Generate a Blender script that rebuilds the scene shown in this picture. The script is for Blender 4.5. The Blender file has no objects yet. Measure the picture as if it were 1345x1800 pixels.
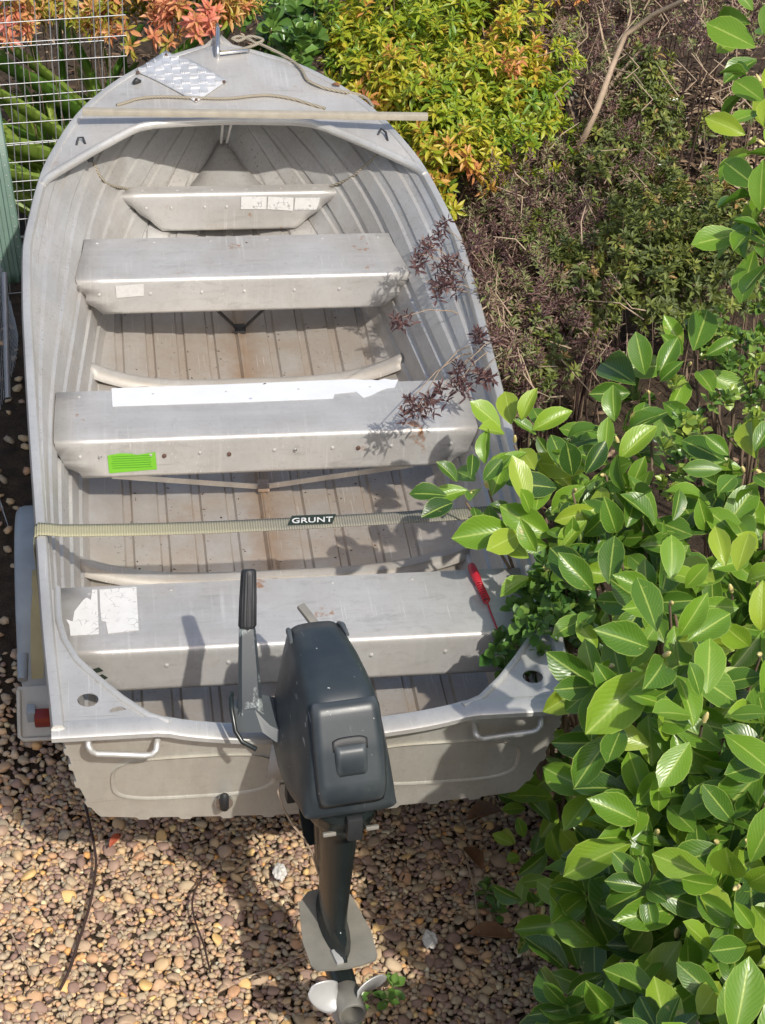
import bpy, bmesh, math, random
import numpy as np
from mathutils import Vector, Matrix, Euler
from mathutils.geometry import tessellate_polygon

random.seed(7); rng = np.random.default_rng(7)
R = math.radians
scene = bpy.context.scene
col = scene.collection

# ------------------------------------------------------------------ camera, sky, sun, exposure
PW, PH = 1345, 1800
CP = np.array([-0.445, -3.359, 3.895]); YAW, PITCH, ROLL, FPX = -0.167, 0.628, 0.058, 3502.0
def cam_axes():
    cy, sy = math.cos(YAW), math.sin(YAW)
    f = np.array([-sy*math.cos(PITCH), cy*math.cos(PITCH), -math.sin(PITCH)])
    r = np.array([cy, sy, 0.]); u = np.cross(r, f)
    c, s = math.cos(ROLL), math.sin(ROLL)
    return c*r+s*u, -s*r+c*u, f
CR, CU, CF = cam_axes()
def at(px, py, axis, v):
    """the point of the plane axis=v that the photograph shows at pixel px,py"""
    d = CF + CR*(px-PW/2)/FPX - CU*(py-PH/2)/FPX
    return CP + d*((v-CP[axis])/d[axis])
cam_data = bpy.data.cameras.new('camera'); cam = bpy.data.objects.new('camera', cam_data); col.objects.link(cam)
cam_data.sensor_fit = 'VERTICAL'; cam_data.sensor_height = 24; cam_data.lens = 24*FPX/PH
cam_data.clip_end = 500; cam_data.clip_start = .05
m = Matrix((CR, CU, -CF)).transposed().to_4x4(); m.translation = Vector(CP); cam.matrix_world = m
scene.camera = cam

SUN_EL = R(48); SX, SY = .325, -.946            # towards the sun
world = bpy.data.worlds.new('World'); scene.world = world; world.use_nodes = True
nt = world.node_tree; nt.nodes.clear()
sky = nt.nodes.new('ShaderNodeTexSky'); sky.sky_type = 'NISHITA'; sky.sun_disc = False
sky.sun_elevation = SUN_EL; sky.sun_rotation = math.atan2(SX, SY)
sky.air_density = 1.0; sky.dust_density = 3.5; sky.ozone_density = 1.0
bg = nt.nodes.new('ShaderNodeBackground'); bg.inputs[1].default_value = 0.145
wo = nt.nodes.new('ShaderNodeOutputWorld')
nt.links.new(sky.outputs[0], bg.inputs[0]); nt.links.new(bg.outputs[0], wo.inputs[0])
sl = bpy.data.lights.new('sun', 'SUN'); sl.energy = 3.8; sl.angle = R(.8); sl.color = (1, .95, .865)
so = bpy.data.objects.new('sun', sl); col.objects.link(so)
so.rotation_euler = Vector((SX*math.cos(SUN_EL), SY*math.cos(SUN_EL), math.sin(SUN_EL))).to_track_quat('Z', 'Y').to_euler()
so.location = (2, -5, 8)
scene.view_settings.view_transform = 'Standard'; scene.view_settings.look = 'None'
scene.view_settings.exposure = 0.1; scene.view_settings.gamma = 1.0; scene.view_settings.use_curve_mapping = False
scene.cycles.max_bounces = 6; scene.cycles.diffuse_bounces = 3; scene.cycles.glossy_bounces = 3; scene.cycles.transmission_bounces = 3; scene.cycles.transparent_max_bounces = 4
scene.cycles.sample_clamp_indirect = 6

# ------------------------------------------------------------------ helpers
def empty(name, loc, label=None, cat=None, group=None, rz=0):
    o = bpy.data.objects.new(name, None); col.objects.link(o); o.location = loc; o.rotation_euler = (0, 0, rz)
    o.empty_display_size = .1
    if label: o['label'] = label
    if cat: o['category'] = cat
    if group: o['group'] = group
    return o
def tag(o, label=None, cat=None, group=None, kind=None):
    if label: o['label'] = label
    if cat: o['category'] = cat
    if group: o['group'] = group
    if kind: o['kind'] = kind
    return o
def root_offset(p):
    while p.parent is not None: p = p.parent
    return np.array(p.location)
def finish(me, smooth):
    if smooth is not None:
        me.polygons.foreach_set('use_smooth', [True]*len(me.polygons))
        if smooth < 180: me.set_sharp_from_angle(angle=R(smooth))
    me.update()
class MB:
    """collects shapes in place coordinates; build() links them as ONE mesh object"""
    def __init__(s): s.v = []; s.f = []
    def add(s, v, f):
        o = len(s.v); s.v += [tuple(map(float, p)) for p in v]; s.f += [tuple(i+o for i in q) for q in f]; return s
    def box(s, c, size, rot=None, ch=0.0):
        bm = bmesh.new(); bmesh.ops.create_cube(bm, size=1)
        for v in bm.verts: v.co = Vector((v.co.x*size[0], v.co.y*size[1], v.co.z*size[2]))
        if ch: bmesh.ops.bevel(bm, geom=bm.edges[:], offset=ch, segments=2, affect='EDGES', profile=.6)
        M = rot.to_matrix() if isinstance(rot, Euler) else (rot or Matrix.Identity(3))
        bm.verts.index_update()
        s.add([M @ v.co + Vector(c) for v in bm.verts], [[v.index for v in f.verts] for f in bm.faces]); bm.free(); return s
    def bar(s, a, b, w, h, up=(0, 0, 1), ch=0.0):
        a, b = Vector(a), Vector(b); y = (b-a).normalized(); x = y.cross(Vector(up)).normalized(); z = x.cross(y)
        return s.box((a+b)/2, (w, (b-a).length, h), Matrix((x, y, z)).transposed(), ch)
    def tube(s, pts, r, n=8, closed=False, flat=1.0, caps=True):
        P = [Vector(p) for p in pts]; k = len(P); rs = r if hasattr(r, '__len__') else [r]*k
        T = [((P[(i+1) % k]-P[i-1]) if closed else (P[min(i+1, k-1)]-P[max(i-1, 0)])).normalized() for i in range(k)]
        n0 = T[0].orthogonal() if abs(T[0].z) > .9 else Vector((0, 0, 1)); rings = []
        for i in range(k):
            n0 = (n0 - T[i]*n0.dot(T[i])).normalized(); b = T[i].cross(n0)
            rings.append([P[i] + (n0*math.cos(a)*flat + b*math.sin(a))*rs[i] for a in [2*math.pi*j/n for j in range(n)]])
        return s.loft(rings, True, closed, caps and not closed)
    def loft(s, rings, ring_closed=True, closed=False, caps=False):
        k, n = len(rings), len(rings[0]); v = [p for q in rings for p in q]; f = []
        for i in range(k if closed else k-1):
            for j in range(n if ring_closed else n-1):
                a, b = i*n, ((i+1) % k)*n; j2 = (j+1) % n
                f.append((a+j, a+j2, b+j2, b+j))
        if caps: f += [tuple(range(n))[::-1], tuple((k-1)*n+j for j in range(n))]
        return s.add(v, f)
    def poly(s, loops, fn, th=0.0):
        """flat outline with holes (2D loops) mapped by fn(x, y, h); th = thickness"""
        fl = [p for l in loops for p in l]; n = len(fl)
        tr = tessellate_polygon([[Vector((p[0], p[1], 0)) for p in l] for l in loops])
        if not th: return s.add([fn(p[0], p[1], 0) for p in fl], tr)
        v = [fn(p[0], p[1], th) for p in fl] + [fn(p[0], p[1], 0) for p in fl]
        f = list(tr) + [tuple(i+n for i in t[::-1]) for t in tr]; o = 0
        for l in loops:
            k = len(l); f += [(o+i, o+(i+1) % k, n+o+(i+1) % k, n+o+i) for i in range(k)]; o += k
        return s.add(v, f)
    def build(s, name, mat, parent=None, smooth=35, solid=0, offs=0, local=False, kind=None, subsurf=0, fix=True):
        off = root_offset(parent) if parent and not local else np.zeros(3)
        me = bpy.data.meshes.new(name); me.from_pydata([tuple(np.array(p)-off) for p in s.v], [], s.f)
        if fix:
            bm = bmesh.new(); bm.from_mesh(me); bmesh.ops.recalc_face_normals(bm, faces=bm.faces); bm.to_mesh(me); bm.free()
        finish(me, smooth); me.materials.append(mat)
        o = bpy.data.objects.new(name, me); col.objects.link(o)
        if parent: o.parent = parent
        if solid:
            md = o.modifiers.new('shell', 'SOLIDIFY'); md.thickness = solid; md.offset = offs
        if subsurf:
            md = o.modifiers.new('smooth', 'SUBSURF'); md.levels = subsurf; md.render_levels = subsurf
        if kind: o['kind'] = kind
        return o
def fast_mesh(name, V, F, mat, tint=None, uv=None, smooth=True):
    """V (n,3), F (m,4) or (m,3) arrays; tint per vertex"""
    me = bpy.data.meshes.new(name); V = np.asarray(V, np.float32); F = np.asarray(F, np.int32); k = F.shape[1]
    me.vertices.add(len(V)); me.vertices.foreach_set('co', V.ravel())
    me.loops.add(F.size); me.loops.foreach_set('vertex_index', F.ravel())
    me.polygons.add(len(F)); me.polygons.foreach_set('loop_start', np.arange(len(F), dtype=np.int32)*k)
    me.polygons.foreach_set('use_smooth', [smooth]*len(F))
    if tint is not None:
        a = me.attributes.new('tint', 'FLOAT', 'POINT'); a.data.foreach_set('value', np.asarray(tint, np.float32))
    if uv is not None:
        l = me.uv_layers.new(name='uv'); l.data.foreach_set('uv', np.asarray(uv, np.float32)[F.ravel()].ravel())
    me.update(); me.validate(); me.materials.append(mat); return me
def link(name, me, parent=None, kind=None):
    o = bpy.data.objects.new(name, me); col.objects.link(o)
    if parent: o.parent = parent
    if kind: o['kind'] = kind
    return o

# ------------------------------------------------------------------ materials
class NT:
    def __init__(s, name):
        s.m = bpy.data.materials.new(name); s.m.use_nodes = True; s.t = s.m.node_tree; s.t.nodes.clear()
        s.out = s.n('ShaderNodeOutputMaterial'); s.tc = s.n('ShaderNodeTexCoord')
    def n(s, typ, **kw):
        nd = s.t.nodes.new(typ)
        for k, v in kw.items(): setattr(nd, k, v)
        return nd
    def l(s, a, b): s.t.links.new(a, b)
    def setin(s, sock, v):
        if hasattr(v, 'is_linked') or isinstance(v, bpy.types.NodeSocket): s.l(v, sock)
        else: sock.default_value = v
    def noise(s, scale, detail=3, rough=.55, vec=None, stretch=None, dist=0.0):
        nd = s.n('ShaderNodeTexNoise'); nd.inputs['Scale'].default_value = scale; nd.inputs['Detail'].default_value = detail
        nd.inputs['Roughness'].default_value = rough; nd.inputs['Distortion'].default_value = dist
        v = vec or s.tc.outputs['Object']
        if stretch:
            mp = s.n('ShaderNodeMapping'); mp.inputs['Scale'].default_value = stretch; s.l(v, mp.inputs[0]); v = mp.outputs[0]
        s.l(v, nd.inputs['Vector']); return nd.outputs['Fac']
    def ramp(s, fac, stops, interp='LINEAR'):
        nd = s.n('ShaderNodeValToRGB'); cr = nd.color_ramp; cr.interpolation = interp
        while len(cr.elements) < len(stops): cr.elements.new(.5)
        for e, (p, c) in zip(cr.elements, stops): e.position = p; e.color = (*c, 1) if len(c) == 3 else c
        s.l(fac, nd.inputs[0]); return nd.outputs[0]
    def step(s, fac, a, b):
        if a > b: return s.ramp(fac, [(b, (1, 1, 1)), (a, (0, 0, 0))])
        return s.ramp(fac, [(a, (0, 0, 0)), (b, (1, 1, 1))])
    def mix(s, fac, a, b, mode='MIX'):
        nd = s.n('ShaderNodeMix', data_type='RGBA', blend_type=mode)
        s.setin(nd.inputs[0], fac); s.setin(nd.inputs[6], a if not isinstance(a, tuple) else (*a[:3], 1)); s.setin(nd.inputs[7], b if not isinstance(b, tuple) else (*b[:3], 1))
        return nd.outputs[2]
    def math(s, op, a, b=0.0, c=None):
        nd = s.n('ShaderNodeMath', operation=op); s.setin(nd.inputs[0], a); s.setin(nd.inputs[1], b)
        if c is not None: s.setin(nd.inputs[2], c)
        return nd.outputs[0]
    def bump(s, h, strength=.3, dist=.002):
        nd = s.n('ShaderNodeBump'); nd.inputs['Strength'].default_value = strength; nd.inputs['Distance'].default_value = dist
        s.l(h, nd.inputs['Height']); return nd.outputs[0]
    def pbsdf(s, color, rough=.5, metal=0.0, normal=None, spec=.5):
        nd = s.n('ShaderNodeBsdfPrincipled')
        s.setin(nd.inputs['Base Color'], (*color, 1) if isinstance(color, tuple) else color)
        s.setin(nd.inputs['Roughness'], rough); s.setin(nd.inputs['Metallic'], metal); nd.inputs['Specular IOR Level'].default_value = spec
        if normal: s.l(normal, nd.inputs['Normal'])
        return nd.outputs[0]
    def done(s, sh): s.l(sh, s.out.inputs[0]); return s.m
def simple(name, c, rough=.5, metal=0., var=.25, scale=30, bump=.15, spec=.5):
    k = NT(name); n = k.noise(scale, 4)
    colr = k.mix(n, tuple(x*(1-var) for x in c), tuple(min(1, x*(1+var)) for x in c))
    return k.done(k.pbsdf(colr, rough, metal, k.bump(k.noise(scale*6, 3), bump, .001), spec))

def aluminium(name, lo, hi, rough=(.34, .55), metal=.38, grime=0.0, rust=0.0, keel=False, streak=(14, 2.2, 60)):
    k = NT(name)
    big = k.noise(3.2, 5, .6); st = k.noise(1.0, 5, .65, stretch=streak); fine = k.noise(55, 4, .7)
    c = k.mix(k.step(big, .3, .7), lo, hi)
    c = k.mix(k.math('MULTIPLY', k.step(st, .45, .75), .35), c, tuple(min(1, x*1.18) for x in hi))
    c = k.mix(k.math('MULTIPLY', k.step(fine, .52, .72), .3), c, tuple(x*.72 for x in lo))
    c = k.mix(k.math('MULTIPLY', k.step(k.noise(17, 5, .7, dist=.6), .58, .74), .35), c, (.40, .38, .34))
    if grime:
        c = k.mix(k.math('MULTIPLY', k.step(k.noise(4.3, 6, .65, dist=.4), .36, .66), grime), c, (.34, .27, .20))
    if keel:
        sx = k.n('ShaderNodeSeparateXYZ'); k.l(k.tc.outputs['Object'], sx.inputs[0])
        ax = k.math('ABSOLUTE', sx.outputs[0])
        wob = k.math('ADD', ax, k.math('MULTIPLY', k.math('SUBTRACT', k.noise(9, 5, .7), .5), .14))
        lim = k.step(sx.outputs[1], .95, .75); fl = k.step(k.math('ADD', sx.outputs[2], k.math('MULTIPLY', k.noise(6, 4), .06)), .14, .07)
        c = k.mix(k.math('MULTIPLY', k.math('MULTIPLY', fl, k.step(k.noise(5.5, 5, .65), .22, .58)), .78), c, (.37, .295, .225))
        c = k.mix(k.math('MULTIPLY', k.math('MULTIPLY', k.step(wob, .075, .0), lim), .62), c, (.30, .18, .095))
        spk = k.math('MULTIPLY', k.step(k.noise(95, 4, .75), .60, .68), k.step(k.noise(6, 4, .6), .42, .62))
        c = k.mix(k.math('MULTIPLY', spk, .8), c, (.045, .035, .025))
    if rust:
        sk = k.math('MULTIPLY', k.step(k.noise(1.0, 3, .6, stretch=(75, 2, 3)), .55, .70), k.step(k.noise(4, 3), .45, .65))
        c = k.mix(k.math('MULTIPLY', sk, .45), c, (.74, .73, .70))
        dk = k.math('MULTIPLY', k.step(k.noise(1.0, 5, .7, stretch=(9, 26, 26), dist=.5), .56, .72), k.step(k.noise(2.6, 3), .42, .6))
        c = k.mix(k.math('MULTIPLY', dk, .5), c, (.27, .26, .24))
        r1 = k.math('MULTIPLY', k.step(k.noise(8.5, 4, .6), .665, .70), k.step(k.noise(42, 3, .6), .42, .55))
        c = k.mix(k.math('MULTIPLY', r1, rust), c, (.36, .16, .06))
        c = k.mix(k.math('MULTIPLY', k.step(k.noise(120, 2, .5), .74, .77), .7*rust), c, (.12, .09, .07))
    scr = k.math('MULTIPLY', k.step(k.noise(1.0, 2, .5, stretch=(260, 5, 60), dist=.25), .66, .70), k.step(k.noise(5, 3), .46, .6))
    c = k.mix(k.math('MULTIPLY', scr, .45), c, (.80, .79, .76))
    scr2 = k.math('MULTIPLY', k.step(k.noise(1.0, 2, .5, stretch=(6, 240, 40), dist=.3), .67, .71), k.step(k.noise(4.2, 3), .48, .62))
    c = k.mix(k.math('MULTIPLY', scr2, .4), c, (.26, .25, .23))
    rr = k.n('ShaderNodeMapRange'); k.l(big, rr.inputs[0]); rr.inputs[3].default_value = rough[0]; rr.inputs[4].default_value = rough[1]
    h = k.math('ADD', k.math('ADD', k.math('MULTIPLY', k.noise(2.8, 2), 3.0), k.noise(9, 3)), k.math('MULTIPLY', k.noise(160, 2), .08))
    return k.done(k.pbsdf(c, rr.outputs[0], metal, k.bump(h, .25, .004)))

MAT = {}
MAT['alu_hull'] = aluminium('alu_hull', (.43, .428, .415), (.54, .537, .52), grime=.32, keel=True)
MAT['alu_seat'] = aluminium('alu_seat', (.455, .45, .435), (.565, .56, .545), rust=.8, grime=.22, streak=(3, 30, 14))
MAT['alu_trim'] = aluminium('alu_trim', (.47, .465, .445), (.60, .595, .57), rough=(.30, .45), metal=.45, grime=.12)
MAT['alu_deck'] = aluminium('alu_deck', (.47, .46, .44), (.57, .56, .535), grime=.25, rust=.3)
MAT['alu_transom'] = aluminium('alu_transom', (.54, .53, .48), (.64, .63, .575), grime=.28, streak=(40, 40, 3))
MAT['alu_frame'] = aluminium('alu_frame', (.36, .35, .33), (.45, .44, .41), rough=(.5, .65), metal=.25, grime=.5)
MAT['alu_tread'] = aluminium('alu_tread', (.55, .55, .55), (.78, .78, .78), rough=(.28, .4), metal=.45)
MAT['galv'] = simple('galvanised_wire', (.40, .41, .42), .45, .6)
MAT['white_vinyl'] = simple('white_vinyl', (.64, .66, .69), .45, 0, .1, 20, .05)
def paper_mat():
    k = NT('weathered_paper'); v = k.n('ShaderNodeTexVoronoi', feature='DISTANCE_TO_EDGE'); v.inputs['Scale'].default_value = 55; k.l(k.tc.outputs['Object'], v.inputs['Vector'])
    crack = k.math('MULTIPLY', k.step(v.outputs['Distance'], .055, .02), k.step(k.noise(38, 3), .5, .6))
    return k.done(k.pbsdf(k.mix(crack, k.mix(k.noise(30, 4), (.54, .54, .52), (.66, .66, .65)), (.34, .34, .34)), .7))
MAT['paper'] = paper_mat()
MAT['clear_sticker'] = simple('faded_sticker', (.56, .55, .53), .5, 0, .15, 80, .1)
MAT['green_label'] = simple('green_label', (.17, .47, .03), .4, 0, .06, 20, .03)
MAT['ink'] = simple('dark_ink', (.02, .03, .02), .6)
MAT['green_ink'] = simple('green_ink', (.08, .27, .03), .5)
MAT['black_rubber'] = simple('black_rubber', (.022, .023, .025), .55, 0, .3, 60, .2)
MAT['hole_dark'] = simple('dark_rivet', (.10, .055, .04), .7)
MAT['steel'] = simple('bright_steel', (.62, .62, .62), .25, .9)
MAT['batten'] = simple('weathered_batten', (.37, .335, .27), .75, .1, .3, 25, .5)
MAT['rope'] = None
MAT['red_plastic'] = simple('red_plastic', (.42, .018, .03), .35, 0, .15)
MAT['red_lens'] = simple('red_lens', (.20, .022, .012), .3, 0, .3)
MAT['mudguard'] = simple('grey_plastic', (.30, .335, .36), .5, 0, .3, 12, .1)
MAT['white_plastic'] = simple('dirty_white_plastic', (.42, .40, .35), .55, 0, .22, 14, .1)
MAT['yellow_plastic'] = simple('yellowed_plastic', (.40, .33, .16), .5, 0, .2, 14, .1)
MAT['tyre'] = simple('tyre_rubber', (.02, .02, .02), .8)
MAT['green_steel'] = simple('green_painted_steel', (.095, .16, .125), .5, 0, .2, 20, .1)
MAT['bark'] = simple('bark', (.17, .12, .08), .85, 0, .4, 40, .5)
MAT['pale_twig'] = simple('pale_twig', (.36, .27, .19), .85, 0, .35, 40, .4)
MAT['dark_twig'] = simple('dark_twig', (.05, .028, .022), .7, 0, .3, 40, .3)
MAT['cream_bud'] = simple('cream_bud', (.62, .52, .22), .5)
MAT['white_petal'] = simple('white_petal', (.8, .78, .76), .5)
MAT['concrete_lump'] = simple('white_stone', (.62, .60, .56), .9, 0, .2, 60, .8)
MAT['dead_leaf'] = simple('dead_leaf', (.22, .11, .05), .7, 0, .4, 60, .3)
MAT['red_leaf'] = simple('red_dead_leaf', (.33, .07, .03), .6, 0, .35, 60, .3)

def cowl_paint():
    k = NT('motor_cowl_paint')
    c = k.mix(k.step(k.noise(6, 5, .6), .35, .7), (.020, .027, .033), (.036, .046, .053))
    c = k.mix(k.math('MULTIPLY', k.step(k.noise(24, 6, .8, dist=1.2), .645, .71), .7), c, (.17, .18, .18))
    c = k.mix(k.step(k.noise(75, 2, .5), .75, .77), c, (.4, .4, .4))
    scr = k.math('MULTIPLY', k.step(k.noise(1.0, 2, .5, stretch=(150, 22, 14), dist=.4), .69, .72), k.step(k.noise(9, 2), .5, .6))
    c = k.mix(k.math('MULTIPLY', scr, .6), c, (.30, .31, .31))
    geo = k.n('ShaderNodeNewGeometry'); c = k.mix(k.math('MULTIPLY', k.step(geo.outputs['Pointiness'], .54, .62), .35), c, (.22, .235, .24))
    dust = k.math('MULTIPLY', k.step(k.noise(3.5, 5, .7), .5, .75), .25); c = k.mix(dust, c, (.13, .13, .12))
    return k.done(k.pbsdf(c, k.ramp(k.noise(9, 4), [(.3, (.33,)*3), (.7, (.52,)*3)]), 0, k.bump(k.noise(220, 2), .06, .001)))
MAT['cowl'] = cowl_paint()
def worn_paint():
    k = NT('worn_motor_paint')
    w = k.math('MULTIPLY', k.step(k.noise(11, 6, .75, stretch=(1, 1, .35)), .52, .62), .9)
    c = k.mix(w, (.035, .042, .048), (.42, .47, .46))
    return k.done(k.pbsdf(c, .38, k.math('MULTIPLY', w, .5)))
MAT['worn'] = worn_paint()
MAT['leg_paint'] = simple('motor_leg_paint', (.014, .019, .019), .26, 0, .4, 14, .1)
MAT['plate'] = simple('cavitation_plate_metal', (.24, .23, .20), .5, .25, .4, 16, .2)
MAT['prop'] = simple('propeller_metal', (.50, .50, .49), .42, .35, .2, 16, .15)
def strap_mat():
    k = NT('strap_webbing')
    w = k.n('ShaderNodeTexWave', bands_direction='X'); w.inputs['Scale'].default_value = 48; k.l(k.tc.outputs['Object'], w.inputs[0])
    sx = k.n('ShaderNodeSeparateXYZ'); k.l(k.tc.outputs['Object'], sx.inputs[0])
    fade = k.n('ShaderNodeMapRange'); k.l(sx.outputs[0], fade.inputs[0]); fade.inputs[1].default_value = -.45; fade.inputs[2].default_value = 0.0
    base = k.mix(k.math('MULTIPLY', fade.outputs[0], k.step(k.noise(5, 5), .0, .55)), (.31, .29, .17), (.15, .14, .115))
    c = k.mix(k.math('MULTIPLY', w.outputs['Fac'], .38), base, (.42, .40, .32))
    return k.done(k.pbsdf(c, .8, 0, k.bump(w.outputs['Fac'], .7, .002)))
MAT['strap'] = strap_mat()
def rope_mat():
    k = NT('braided_rope')
    w = k.n('ShaderNodeTexWave', bands_direction='DIAGONAL'); w.inputs['Scale'].default_value = 60; k.l(k.tc.outputs['Object'], w.inputs[0])
    c = k.mix(w.outputs['Fac'], (.14, .12, .09), (.38, .34, .26))
    return k.done(k.pbsdf(c, .85, 0, k.bump(w.outputs['Fac'], .5, .002)))
MAT['rope'] = rope_mat()

def leaf_mat(name, stops, rough=.4, trans=.28, tboost=(1.5, 1.6, .7), veins=False, spec=.5, blotch=None):
    k = NT(name)
    a = k.n('ShaderNodeAttribute'); a.attribute_name = 'tint'
    c = k.ramp(a.outputs['Fac'], stops)
    c = k.mix(k.math('MULTIPLY', k.noise(30, 3), .35), c, k.mix(1.0, c, (.6, .65, .6), 'MULTIPLY'))
    nrm = None
    if veins:
        uv = k.n('ShaderNodeUVMap'); sx = k.n('ShaderNodeSeparateXYZ'); k.l(uv.outputs[0], sx.inputs[0])
        au = k.math('ABSOLUTE', k.math('SUBTRACT', sx.outputs[0], .5))
        mid = k.step(au, .045, .012)
        ph = k.math('SUBTRACT', k.math('MULTIPLY', sx.outputs[1], 11.0), k.math('MULTIPLY', au, 9.0))
        fr = k.math('ABSOLUTE', k.math('SUBTRACT', k.math('FRACT', ph), .5))
        vein = k.step(fr, .13, .02)
        edge = k.step(au, .455, .5)
        mk = k.math('MAXIMUM', k.math('MULTIPLY', mid, .65), k.math('MAXIMUM', k.math('MULTIPLY', vein, .13), k.math('MULTIPLY', edge, .55)))
        c = k.mix(mk, c, (.42, .52, .12))
        if blotch:
            b = k.math('MULTIPLY', k.step(k.noise(13, 4, .6), .655, .70), .75); c = k.mix(b, c, blotch)
        hh = k.math('SUBTRACT', k.math('MULTIPLY', fr, 1.4), k.math('MULTIPLY', mid, .8))
        nrm = k.bump(hh, .11, .004)
    p = k.pbsdf(c, rough, 0, nrm, spec)
    t = k.n('ShaderNodeBsdfTranslucent'); k.l(k.mix(1.0, c, tboost, 'MULTIPLY'), t.inputs[0])
    mx = k.n('ShaderNodeMixShader'); mx.inputs[0].default_value = trans; k.l(p, mx.inputs[1]); k.l(t.outputs[0], mx.inputs[2])
    return k.done(mx.outputs[0])
LEAF = {
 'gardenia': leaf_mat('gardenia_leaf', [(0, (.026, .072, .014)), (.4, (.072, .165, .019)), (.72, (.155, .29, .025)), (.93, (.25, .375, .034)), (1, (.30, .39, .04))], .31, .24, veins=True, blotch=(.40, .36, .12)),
 'nandina': leaf_mat('nandina_leaf', [(0, (.13, .25, .025)), (.3, (.34, .42, .03)), (.55, (.56, .48, .045)), (.75, (.62, .34, .08)), (1, (.60, .24, .11))], .42, .32, (1.3, 1.2, .7)),
 'nandina_red': leaf_mat('red_nandina_leaf', [(0, (.12, .22, .02)), (.25, (.38, .38, .04)), (.5, (.66, .34, .14)), (.8, (.68, .22, .14)), (1, (.70, .30, .25))], .42, .32, (1.3, 1.0, .8)),
 'purple': leaf_mat('purple_leaf', [(0, (.055, .022, .026)), (.4, (.15, .078, .072)), (.72, (.27, .175, .13)), (1, (.20, .24, .08))], .5, .15, (1.2, .9, .8)),
 'azalea': leaf_mat('azalea_leaf', [(0, (.06, .085, .022)), (.5, (.14, .175, .04)), (.85, (.24, .27, .05)), (1, (.34, .21, .08))], .55, .2),
 'strap': leaf_mat('strap_leaf', [(0, (.05, .13, .02)), (.6, (.13, .25, .04)), (1, (.28, .36, .07))], .4, .25),
 'jade': leaf_mat('jade_leaf', [(0, (.05, .13, .03)), (.6, (.14, .25, .05)), (1, (.32, .40, .07))], .3, .12),
 'dry': leaf_mat('dry_litter', [(0, (.035, .022, .015)), (.5, (.10, .06, .035)), (.85, (.30, .20, .12)), (1, (.52, .42, .29))], .8, .05, (1, 1, 1)),
}
def pebble_mat():
    k = NT('river_pebble'); a = k.n('ShaderNodeAttribute'); a.attribute_name = 'tint'
    c = k.ramp(a.outputs['Fac'], [(0, (0.263, 0.169, 0.132)), (.16, (0.401, 0.270, 0.200)), (.32, (0.502, 0.376, 0.239)), (.46, (0.376, 0.314, 0.226)), (.60, (0.589, 0.427, 0.239)), (.74, (0.552, 0.314, 0.176)),
                                  (.84, (0.627, 0.514, 0.352)), (.91, (0.728, 0.364, 0.113)), (.95, (0.777, 0.564, 0.251)), (1, (0.800, 0.791, 0.627))])
    c = k.mix(k.math('MULTIPLY', k.step(k.noise(60, 5, .7), .4, .7), .45), c, k.mix(1., c, (.55, .5, .48), 'MULTIPLY'))
    c = k.mix(k.math('MULTIPLY', k.step(k.noise(260, 3, .6), .55, .75), .25), c, (.5, .45, .38))
    return k.done(k.pbsdf(c, .62, 0, k.bump(k.noise(180, 4), .25, .002), .35))
MAT['pebble'] = pebble_mat()
def soil_mat():
    k = NT('dark_soil'); n = k.noise(14, 6, .7)
    c = k.ramp(n, [(.25, (.03, .022, .015)), (.55, (.085, .06, .04)), (.8, (.16, .115, .075))])
    c = k.mix(k.math('MULTIPLY', k.step(k.noise(150, 4, .7), .55, .7), .6), c, (.16, .12, .08))
    return k.done(k.pbsdf(c, .95, 0, k.bump(k.math('ADD', k.noise(30, 6, .7), k.noise(200, 3, .6)), .9, .02), .2))
MAT['soil'] = soil_mat()

#==STRUCTURE==
# ------------------------------------------------------------------ ground and pebbles
gx = np.concatenate([[-40, -15, -6, -3], np.linspace(-1.6, 4.2, 90), [6, 10, 20, 40]]); gy = np.concatenate([[-40, -15, -6, -3], np.linspace(-1.2, 7, 110), [9, 14, 25, 60]])
X, Y = np.meshgrid(gx, gy); Z = .003*np.sin(X*3.1+1)*np.sin(Y*2.3) + .002*np.sin(X*9+Y*7)
Z -= .016
gv = np.stack([X, Y, Z], -1).reshape(-1, 3); nx = len(gx)
gf = [(j*nx+i, j*nx+i+1, (j+1)*nx+i+1, (j+1)*nx+i) for j in range(len(gy)-1) for i in range(nx-1)]
ground = link('ground', fast_mesh('ground', gv, gf, MAT['soil'])); ground['kind'] = 'structure'

def ico(sub):
    bm = bmesh.new(); bmesh.ops.create_icosphere(bm, subdivisions=sub, radius=1); bm.verts.index_update()
    v = np.array([tuple(x.co) for x in bm.verts]); f = np.array([[q.index for q in x.verts] for x in bm.faces]); bm.free(); return v, f
def norm3(a): return a/np.linalg.norm(a)
def pebble_shapes(sub, n, seed):
    r = np.random.default_rng(seed); v, f = ico(sub); out = []
    for _ in range(n):
        s = np.zeros(len(v))
        for _ in range(7):
            d = r.normal(size=3); d /= np.linalg.norm(d); s += r.uniform(-.10, .12)*np.clip(v@d, 0, 1)**2
        w = v*(1+s)[:, None]*np.array([1, r.uniform(.55, .95), r.uniform(.28, .52)])
        w = np.sign(w)*np.abs(w)**r.uniform(.80, .98)
        for _ in range(6):
            d = norm3(r.normal(size=3)*np.array([1, 1, .8])); c = r.uniform(.52, .85)*np.max(w@d); e = np.maximum(0, w@d-c); w = w-e[:, None]*d*.9
        out.append(w)
    return out, f
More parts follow.
